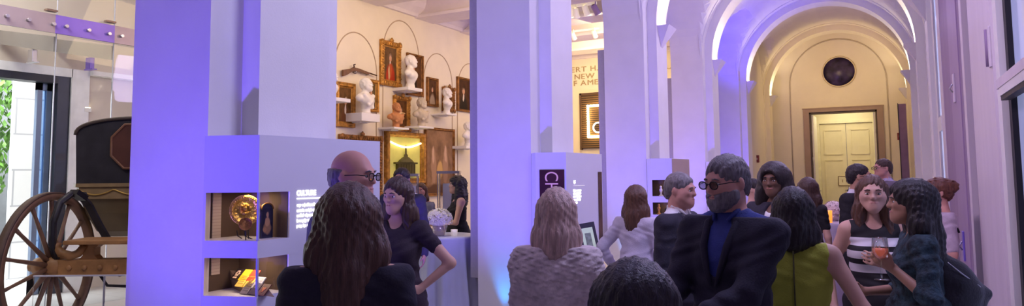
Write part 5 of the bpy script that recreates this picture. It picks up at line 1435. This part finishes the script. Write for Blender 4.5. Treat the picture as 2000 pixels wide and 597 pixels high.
    def trousers(s, m):
        legs = [p for p in s.legs()]
        P = [ellips((0,0,.965),(.162*s.wide,.118,.11),.05), ellips((-.072,-.05,.93),(.085,.085,.095),.04), ellips((.072,-.05,.93),(.085,.085,.095),.04)]
        P += [p for i,p in enumerate(legs) if i%4 != 3]
        s.wear('trousers', m, P, .016, clip=lambda X,Y,Z: np.maximum(Z-1.05,.055-Z), h=max(s.h,.012))
    def suit(s, m, shirt, trousers=None, open_=.055, tie=None):
        nk = [ellips(s.L((0,.10,1.40)),(.050+open_*.3,.09,.15+open_),.01)]
        s.wear('shirt', shirt, s.torso()+s.neck(), .007, clip=lambda X,Y,Z: np.maximum(Z-(1.515+ (s.HO[2]-1.635))+.25*np.maximum(Y,-.02), 1.0-Z), fold=.002)
        s.wear('jacket', m, s.torso()+s.sleeves(1.0)+[capsule((0,0,.98),(0,-.005,.84),.15*s.wide,.155*s.wide,.06)], .019,
               clip=lambda X,Y,Z: np.maximum(np.maximum(Z-1.485-.55*np.abs(Y+.03)*0-(.0), .80-Z), -10), sub=nk)
        # collar and lapels, a raised roll either side of the opening
        mb = MB()
        for sd in (-1,1):
            pts = [s.L((sd*.035,-.075,1.505)),s.L((sd*.068,-.02,1.500)),s.L((sd*.072,.060,1.455)),s.L((sd*.060,.118,1.36)),s.L((sd*.035,.138,1.26)),s.L((sd*.012,.142,1.19))]
            mb.tube([Vector(p)*s.sc for p in pts],[.012,.016,.018,.018,.014,.006],8)
        mb.build('lapels', m, s.t)
        mb = MB()
        for sd in (-1,1): mb.tube([Vector(s.L(p))*s.sc for p in ((sd*.02,-.068,1.525),(sd*.055,-.02,1.525),(sd*.052,.040,1.500),(sd*.034,.072,1.468))],[.010,.013,.012,.007],8)
        mb.build('shirt_collar', shirt, s.t)
        s.trousers(trousers or m); s.shoes()
    def dress(s, m, neck_z=1.42, sleeve=0.0, hem=.55, neck_front=.06, name='dress', flare=.20, inf=.011):
        P = s.torso()+([] if sleeve <= 0 else s.sleeves(sleeve))+[capsule((0,0,.98),(0,0,hem-.1),.150*s.wide,flare*s.wide,.08)]
        fr = [ellips(s.L((0,.10,neck_z+.04)),(.075,.09,neck_front),.012), ellips(s.L((0,0,1.50)),(.070,.075,.06),.012)]
        if sleeve <= 0: fr += [ellips(s.L((sd*(s.sh+.035),0,1.40)),(.055,.12,.11),.015) for sd in (-1,1)]
        o = s.wear(name, m, P, inf, clip=lambda X,Y,Z: np.maximum(Z-1.475, hem-Z), sub=fr)
        s.shoes(); return o

def man(label, px, yt, d, face, hair_m, style, suit_m, shirt_m, sk=SK_FAIR, glasses=False, trousers=None, **k):
    p = Person(label, px, yt, d, face, True, sk=sk, **k)
    return p
# 1  bald man by the first case
p = Person('bald man in a slate suit beside the first display case, behind the long-haired woman', 690, 292, 3.2, 62, True, sk=SK_ROSY, h=.009, hpitch=4)
p.body(); p.face(H_GREY); p.glasses(); p.hair('fringe', H_GREY); p.suit(C_SLATE, cloth('lilac_shirt',(0.45,0.40,0.55)))
# 2  long-haired woman seen from behind
p = Person('woman with long straight brown hair and dark jacket, back turned, nearest at left', 682, 361, 2.35, 172, False, sk=SK_FAIR, h=.008, wide=1.12)
p.body(); p.face(H_BROWN); p.hair('long', hairmat('long_brown',(0.075,0.034,0.024)), .38, volume=1.22)
p.wear('jacket', C_NAVY, p.torso()+p.sleeves(1.0)+[capsule((0,0,.98),(0,0,.86),.155,.165,.06)], .017, clip=lambda X,Y,Z: np.maximum(Z-1.47,.80-Z)); p.trousers(C_BLACK); p.shoes()
# 3  profile woman, hand on hip
p = Person('woman in a dark sleeveless-cuffed dress, hand on hip, glancing left beside the silver table', 776, 346, 4.3, -22, False, sk=SK_FAIR, h=.007, hyaw=16, hpitch=6)
p.arm(-1, (-.168,.045,1.045), (-1,-.25,.05), hdir=(.75,.55,-.35), palm=(.5,-.4,-.2), thumb=(0,-.3,1), curl=.25)
p.body(); p.face(H_DARK); p.hair('long', H_BROWN, .34, volume=1.04); p.dress(cloth('aubergine',(0.030,0.018,0.030)), 1.44, .22, .55)
# 4  dark-haired man behind her
p = Person('dark-haired man seen over the shoulder of the woman with hand on hip', 784, 328, 7.2, -20, True, sk=SK_TAN, h=.011)
p.body(); p.face(); p.hair('short', H_DARK, volume=1.06); p.suit(C_CHAR, C_WHITE)
# 5  woman in grey, in the gallery
p = Person('woman in a heather grey top deep in the gallery, left of the cream hydrangeas', 822, 357, 9.5, -18, False, sk=SK_ROSY, h=.012)
p.body(); p.face(H_BROWN); p.hair('long', H_CHEST, .17, volume=1.0); p.wear('top', cloth('heather_grey',(0.27,0.27,0.30)), p.torso()+p.sleeves(.30), .012, clip=lambda X,Y,Z: np.maximum(Z-1.465,.88-Z), sub=[ellips((0,.05,1.50),(.09,.10,.055),.01)]); p.trousers(C_CHAR); p.shoes()
# 6  curly-haired woman at the pier edge
p = Person('curly dark-haired woman in black, in profile at the edge of the second pier', 892, 344, 8.95, -78, False, sk=SK_FAIR, h=.010)
p.arm(-1, (-.10,.30,1.13), (-.5,-.6,-.6)); p.arm(1, (.08,.31,1.12), (.5,-.6,-.6))
p.body(); p.face(); p.hair('long', H_DARK, .30, curl=.010, volume=1.22); p.dress(C_BLACK, 1.42, 0, .55)
# 7  fair-haired person with pale shawl in front of the CHRISTOPHER case
p = Person('fair pinkish-haired guest in a pale fleecy shawl, back to the camera before the CHRISTOPHER case', 1086, 366, 3.1, 176, False, sk=SK_ROSY, h=.008, wide=.86)
p.body(); p.face(H_GREY); p.hair('long', H_BLOND, .22, volume=1.0)
fz = lambda X,Y,Z: .007*np.sin(85*X+9*np.sin(50*Z))*np.sin(90*Z+40*Y)+.006*np.sin(47*X-38*Z)
V,Q = sdf_mesh(p.torso()+p.sleeves(.62)+[capsule((-.12,0,1.36),(.12,0,1.36),.09,.09,.05)], .008, clip=lambda X,Y,Z: np.maximum(Z-1.475,.98-Z), disp=fz, inflate=.022)
np_obj('shawl', V, Q, C_CREAM, p.t, p.sc); p.trousers(C_CHAR); p.shoes()
# 8  short dark-haired guest close to the camera
p = Person('short guest with rounded dark hair, nearest the camera at the lower edge of the photo', 1240, 516, 1.75, 168, False, sk=SK_TAN, h=.008, wide=1.1)
p.body(); p.face(); p.hair('long', hairmat('black_bob',(0.014,0.010,0.018)), .19, volume=1.42); p.wear('jacket', C_NAVY, p.torso()+p.sleeves(1.0)+[capsule((0,0,.98),(0,0,.86),.155,.165,.06)], .017, clip=lambda X,Y,Z: np.maximum(Z-1.47,.80-Z)); p.trousers(C_BLACK); p.shoes()
# 9  woman in white jacket
p = Person('brown-haired woman in a white jacket and black skirt, turned away beside the third case', 1243, 362, 5.7, 150, False, sk=SK_FAIR, h=.009)
p.arm(1, (.14,.24,1.12), (.6,-.6,-.5)); p.arm(-1, (-.26,.03,.98), (-.7,-.7,0))
p.body(); p.face(H_BROWN); p.hair('long', H_CHEST, .31, volume=1.12)
p.wear('jacket', cloth('white_jacket',(0.60,0.55,0.66),var=0.05), p.torso()+p.sleeves(.95)+[capsule((0,0,1.05),(0,0,.95),.14,.15,.06)], .018, clip=lambda X,Y,Z: np.maximum(Z-1.47,.965-Z), sub=[ellips((0,.10,1.40),(.06,.09,.16),.01)])
p.wear('skirt', C_BLACK, [ellips((0,0,.965),(.168,.118,.125),.05),capsule((0,0,.97),(0,0,.5),.150,.17,.06)], .014, clip=lambda X,Y,Z: np.maximum(Z-1.05,.52-Z)); p.shoes()
# 10 bearded man with glasses
p = Person('grey-bearded man with dark glasses, blue shirt and dark suit, centre of the crowd', 1417, 304, 3.1, -34, True, sk=SK_ROSY, h=.007, hpitch=8, hyaw=12, wide=1.08)
p.arm(1, (.10,.34,1.10), (.7,-.6,-.7)); p.arm(-1, (-.06,.36,1.08), (-.7,-.6,-.7))
p.body(); p.face(H_GREY); p.glasses(); p.hair('short', H_GREY, volume=1.03)
BP = [q for q in head_prims(True)[1:3]]+[capsule((-.055,.03,-.055),(0,.068,-.085),.026,.026,.03),capsule((.055,.03,-.055),(0,.068,-.085),.026,.026,.03),capsule((-.026,.092,-.041),(.026,.092,-.041),.008,.008,.01)]
V,Q = sdf_mesh(BP, .005, inflate=.007, clip=lambda X,Y,Z: np.maximum(np.maximum(Z-(.012-.58*np.maximum(Y,0)), .004-Y), -.125-Z), sub=[ellips((0,.105,-.054),(.022,.030,.007),.005),ellips((0,.12,-.020),(.022,.04,.016),.005)], disp=lambda X,Y,Z: .0025*np.sin(160*X)*np.sin(150*Z))
np_obj('beard', V@p.HR.T+p.HO, Q, H_GREY, p.t, p.sc); p.suit(C_NAVY, cloth('blue_shirt',(0.035,0.050,0.23)), C_CHAR, open_=.03)
# 11 man in profile facing him
p = Person('ruddy grey-haired man in profile facing right, left of the man with glasses', 1328, 337, 4.5, 66, True, sk=SK_ROSY, h=.009, hpitch=5)
p.body(); p.face(H_GREY); p.hair('short', H_GREY); p.suit(C_CHAR, C_WHITE)
# 12 yellow dress
p = Person('dark-haired woman in a sleeveless yellow-green dress, back to the camera', 1548, 366, 3.3, 176, False, sk=SK_FAIR, h=.008, wide=1.12)
p.arm(-1, (-.245,.10,.99), (-.6,-.8,0)); p.arm(1, (.245,.10,.99), (.6,-.8,0))
p.body(); p.face(); p.hair('long', H_DARK, .19, volume=1.07)
p.dress(cloth('chartreuse',(0.40,0.43,0.05),var=0.08), 1.45, 0, .55)
MB().tube([Vector(p.L((0,-.116,1.44)))*p.sc,Vector(p.L((0,-.128,1.30)))*p.sc,Vector(p.L((0,-.118,1.12)))*p.sc],.004,6).build('zip', cloth('olive_zip',(0.10,0.10,0.03)), p.t)
# 13 woman in dark blazer
p = Person('dark-haired woman in a black blazer over a white top, below the left hall arch', 1510, 319, 5.0, -22, False, sk=SK_BROWN, h=.009, hpitch=6)
p.body(); p.face(); p.hair('long', H_DARK, .24, curl=.004, volume=1.30)
p.wear('top', C_WHITE, p.torso(), .006, clip=lambda X,Y,Z: np.maximum(Z-1.46,.95-Z), sub=[ellips((0,.10,1.47),(.075,.09,.075),.01)], fold=.002)
p.wear('blazer', C_CHAR, p.torso()+p.sleeves(1.0)+[capsule((0,0,.98),(0,0,.88),.15,.16,.06)], .018, clip=lambda X,Y,Z: np.maximum(Z-1.475,.82-Z), sub=[ellips((0,.12,1.32),(.055,.10,.26),.01)]); p.trousers(C_BLACK); p.shoes()
# 14 small figure by the left hall arch
p = Person('dark-haired guest in a white top, in profile at the foot of the left hall arch', 1473, 349, 7.2, 70, False, sk=SK_FAIR, h=.011)
p.body(); p.face(); p.hair('updo', H_DARK); p.wear('top', C_WHITE, p.torso()+p.sleeves(.5), .012, clip=lambda X,Y,Z: np.maximum(Z-1.465,.88-Z)); p.trousers(C_BLACK); p.shoes()
# 15 brown-haired woman beyond the yellow dress
p = Person('brown-haired woman in black from behind, left of the blush flowers', 1578, 347, 6.9, 168, False, sk=SK_FAIR, h=.010, wide=.84)
p.body(); p.face(H_BROWN); p.hair('long', H_BROWN, .24, volume=1.15, curl=.004); p.dress(C_BLACK, 1.42, .3, .55)
# 16 dark suit man
p = Person('dark-haired man in a black suit and white shirt behind the striped-dress woman', 1677, 320, 6.5, 66, True, sk=SK_TAN, h=.009, hyaw=-28)
p.body(); p.face(); p.hair('short', H_DARK); p.glasses(); p.suit(C_BLACK, C_WHITE)
# 17 far man
p = Person('man with glasses in a grey-violet jacket, farthest away beside the doorway', 1723, 310, 8.9, -62, True, sk=SK_ROSY, h=.011)
p.body(); p.face(H_BROWN); p.hair('short', H_BROWN); p.glasses(); p.suit(cloth('grey_violet_jacket',(0.16,0.13,0.18)), cloth('lilac_shirt',(0.45,0.40,0.55)))
# 18 striped dress woman
p = Person('woman in a black dress with white chest stripes, facing the camera at right', 1702, 341, 4.05, 8, False, sk=SK_FAIR, h=.007, hyaw=6)
p.arm(1, (.245,.07,.93), (.6,-.8,0)); p.arm(-1, (-.03,.25,1.24), (-.8,-.3,-.7), hdir=(.9,.2,.25), palm=(0,-.9,.1), thumb=(0,.1,1), curl=.5)
p.body(); p.face(H_BROWN); p.hair('long', H_CHEST, .28, volume=.97)
dm, nt_, out_ = _new('cloth_black_white_stripes')
b_ = nt_.nodes.new('ShaderNodeBsdfPrincipled'); b_.inputs['Roughness'].default_value = .8; nt_.links.new(b_.outputs[0], out_.inputs[0])
tc_ = nt_.nodes.new('ShaderNodeTexCoord'); sp_ = nt_.nodes.new('ShaderNodeSeparateXYZ'); nt_.links.new(tc_.outputs['Object'], sp_.inputs[0])
rp_ = nt_.nodes.new('ShaderNodeValToRGB'); rp_.color_ramp.interpolation = 'CONSTANT'
mr_ = nt_.nodes.new('ShaderNodeMapRange'); mr_.inputs[1].default_value = 1.05; mr_.inputs[2].default_value = 1.45; nt_.links.new(sp_.outputs['Z'], mr_.inputs[0]); nt_.links.new(mr_.outputs[0], rp_.inputs[0])
el = rp_.color_ramp.elements; el[0].position = 0; el[0].color = (.012,.010,.012,1); el[1].position = .16; el[1].color = (.72,.68,.70,1)
for pos, on in ((.28,0),(.36,1),(.47,0),(.54,1),(.66,0)):
    e_ = el.new(pos); e_.color = (.72,.68,.70,1) if on else (.012,.010,.012,1)
nt_.links.new(rp_.outputs[0], b_.inputs['Base Color'])
p.dress(dm, 1.43, 0, .55, neck_front=.05)
# 19 woman in teal lace, shoulder bag and rosé
p = Person('long-haired woman in a teal and black lace dress, in profile holding a rosé glass', 1775, 352, 3.5, -82, False, sk=SK_TAN, h=.007, wide=1.12, hyaw=0)
wr = p.local(1742, 522, 3.36)
p.arm(-1, wr, (-.6,-.6,-.7), hdir=p.local(1722,510,3.36)-wr, palm=p.Rw.T@np.array((at(1700,500,d=3.5)-at(1735,500,d=3.5)))*.4+np.array((0,.4,.6)), thumb=(0,0,1), curl=.7)
p.arm(1, (.10,.25,1.13), (.6,-.6,-.6))
p.body(); p.face(); p.hair('long', H_DARK, .36, volume=1.18, front=False)
tl_ = mat('cloth_teal_lace',(0.018,0.040,0.055),rough=0.7,var=0.95,scale=28,bump=0.5,bscale=90)
p.dress(tl_, 1.45, .62, .55, inf=.013)
gb = at(1722, 546, d=3.33)
g = thing('wine_glass', 'stemmed glass of rosé wine held between the two women at right', 'glass', gb)
gh = at(1722,464,d=3.33).z-gb.z
MB().lathe([(0,0),(.034,0),(.034,.003),(.005,.007),(.004,gh*.42),(.022,gh*.50),(.039,gh*.68),(.034,gh),(.032,gh),(.037,gh*.68),(.020,gh*.52),(0,gh*.47)],24).build('bowl', M_glass, g)
MB().lathe([(0,gh*.49),(.019,gh*.525),(.034,gh*.66),(.035,gh*.74),(0,gh*.74)],24).build('wine', mat('rose_wine',(0.85,0.22,0.14),rough=0.15,emit=(0.8,.16,.08),estr=.25), g)
# her black shoulder bag
bc = at(1868,548,d=3.45); vw = Vector((bc.x,bc.y,0)).normalized(); rw = Vector((vw.y,-vw.x,0))
bg = thing('shoulder_bag', 'slouchy black leather shoulder bag hanging behind the woman in teal lace', 'bag', (bc.x,bc.y,bc.z-.22), math.atan2(rw.y,rw.x))
def bl(px, py, d=3.45):
    w_ = at(px,py,d=d)-Vector((bc.x,bc.y,bc.z-.22)); return np.array((w_.dot(rw), w_.dot(vw), w_.z))
P = [capsule(bl(1822,500),bl(1868,545),.05,.075,.05), capsule(bl(1868,545),bl(1926,572),.075,.022,.05), capsule(bl(1850,575),bl(1905,590),.08,.05,.06), capsule(bl(1840,540),bl(1855,610),.07,.07,.06), ellips(bl(1862,575),(.11,.07,.10),.06)]
V,Q = sdf_mesh(P,.008,disp=lambda X,Y,Z: .004*np.sin(40*X+30*Z)*np.sin(25*Z-18*X))
np_obj('pouch', V, Q, mat('black_bag_leather',(0.016,0.012,0.018),rough=0.38,var=0.3,scale=12,bump=.3,bscale=90), bg)
MB().tube([Vector(bl(*q)) for q in ((1822,500,3.45),(1812,470,3.42),(1800,440,3.42),(1795,436,3.5))],.010,8).build('strap', MATS['black_bag_leather'], bg)
MB().tube([Vector(bl(1850,512,3.36)),Vector(bl(1880,535,3.36)),Vector(bl(1915,560,3.38))],.004,6).build('zip', M_steel, bg)
# 20 woman at the right wall
p = Person('woman with curly upswept brown hair and a pale top, at the right wall', 1830, 348, 5.5, -78, False, sk=SK_ROSY, h=.009)
p.body(); p.face(H_BROWN); p.hair('updo', H_RED, curl=.010, volume=1.15); p.wear('top', cloth('blush_top',(0.50,0.40,0.48)), p.torso()+p.sleeves(.42), .013, clip=lambda X,Y,Z: np.maximum(Z-1.47,.86-Z), sub=[ellips((0,.05,1.50),(.08,.10,.05),.01)]); p.trousers(C_CHAR); p.shoes()
MB().tube([Vector(q)*p.sc for q in ((-.10,-.10,1.30),(-.105,-.05,1.44),(-.105,.02,1.465),(-.105,.09,1.40),(-.12,.115,1.25),(-.15,.09,1.05))],.008,6).build('bag_strap', C_BLACK, p.t)
# ------------------------------------------------------------------ light
w = bpy.data.worlds.new('world'); sc.world = w; w.use_nodes = True
bgn = w.node_tree.nodes['Background']; bgn.inputs[0].default_value = (0.52,0.42,0.88,1); bgn.inputs[1].default_value = 0.12
VIO = (0.15,0.08,1.0); BLU = (0.02,0.30,1.0)
for k in range(0, 5):      # LED uplights at the foot of each pier, washing the face that looks down the hall
    y = pier_y(k); xc = (XF+XB)/2
    light('uplight', 'SPOT', (-3.36,y-2.0,.12), (xc,y+.02,3.3), (450,380,310,330,350)[k], VIO, .05, None, 95, 1.0)
    light('uplight_core', 'SPOT', (xc,y-.13,.05), (xc,y+.02,1.2), (10 if k == 0 else 45), BLU, .03, None, 46, 1.0)
for k in (2,3,4,5):        # warm lamps in the wedge sconces
    y = pier_y(k)+.52
    for s, xw in ((-1,XP+.11),(1,XRP-.11)):
        light('sconce_light', 'SPOT', (xw,y,ZS-.03), (xw-s*.10,y,ZS+1.0), 75 if k < 4 else 60, (1.0,.82,.55), .04, None, 95, .7)
# violet wash on the vault above the fourth bay
light('vault_wash', 'SPOT', (XF+.3,pier_y(4)-1.2,2.6), (XF+.1,pier_y(4)-.8,6.0), 330, (0.08,0.04,1.0), .1, None, 80, .6)
# warm gallery light
for (x, y, e) in ((-5.2,9.9,46),(-5.2,13.4,48),(-5.2,8.2,44)):
    light('gallery_light', 'AREA', (x,y,4.75), (x-3.5,y+.9,2.9), e, (1.0,.72,.38), 1.6)
light('gallery_end_light', 'AREA', (-6.2,14.9,4.7), (-6.3,17,2.6), 62, (1.0,.74,.36), .9)
light('flower_fill_spot', 'SPOT', (TL.x-.2,TL.y-.1,4.5), (TL.x-.05,TL.y,1.0), 130, (1.0,.86,.66), .05, None, 26, .8)  # added spot without a fixture, lifts the cream flowers
light('flower_fill_spot', 'SPOT', (TR.x-.3,TR.y-.5,4.6), (TR.x,TR.y,1.1), 60, (1.0,.80,.74), .05, None, 24, .8)  # same added spot for the blush flowers
# hall beyond the yellow arch
light('hall_light', 'AREA', (XC,21.6,4.6), (XC,24,3.6), 34, (1.0,.70,.24), 1.2)
light('lobby_light', 'AREA', ((dl+dr)/2,25.3,4.2), ((dl+dr)/2,25.5,0), 34, (1.0,.86,.56), 1.2)
# daylight outside the entrance, and filtering in at its door
light('daylight', 'AREA', (-12.6,3.5,6.5), (-14,5,1.5), 1300, (.95,.98,1.0), 3.0)
light('door_daylight', 'AREA', (EX-.4,4.0,2.0), (-6,1.5,.2), 25, (.95,.97,1.0), 2.4)
light('lobby_fill', 'AREA', (-5.6,1.6,4.6), (-10.5,1.9,2.6), 75, (1.0,.93,.86), 1.6)  # added fill for the near side of the carriage
light('lobby_wall_fill', 'AREA', (-8.7,3.4,5.0), (-11,5.6,2.6), 105, (1.0,.94,.86), 1.2)  # added fill to brighten the entrance wall
for k, e in enumerate((104,92,84,40)): light('pier_side_fill', 'AREA', (0.42,pier_y(k)+1.6,4.6), (-3.3,pier_y(k)+.6,3.2) if k < 3 else (-3.3,pier_y(k)+.6,1.2), e, ((.60,.58,1.0) if k == 0 else (.66,.54,1.0)), 1.4)  # unseen violet fills added along the right wall for the pier sides
light('stile_fill', 'SPOT', (-2.6,2.6,4.8), (.6,6.6,2.2), 420, (.92,.66,1.0), .3, None, 75, 1.0)  # added spot that brightens the right-hand window stile
# soft pink fill added over the crowd, no fixture
light('corridor_fill', 'AREA', (-1.3,1.5,5.0), (-1.5,5.5,0.5), 10, (.80,.62,1.0), 2.5)
for z in N1:
    light('case_lamp', 'AREA', (-3.17,2.70,z[1]-.012), (-3.17,2.72,z[0]), .7, (1.0,.74,.38), .12)
for z in N3: light('case_lamp', 'AREA', (-3.17,2.70+2*SP,z[1]-.012), (-3.17,2.72+2*SP,z[0]), .25, (1.0,.74,.45), .12)
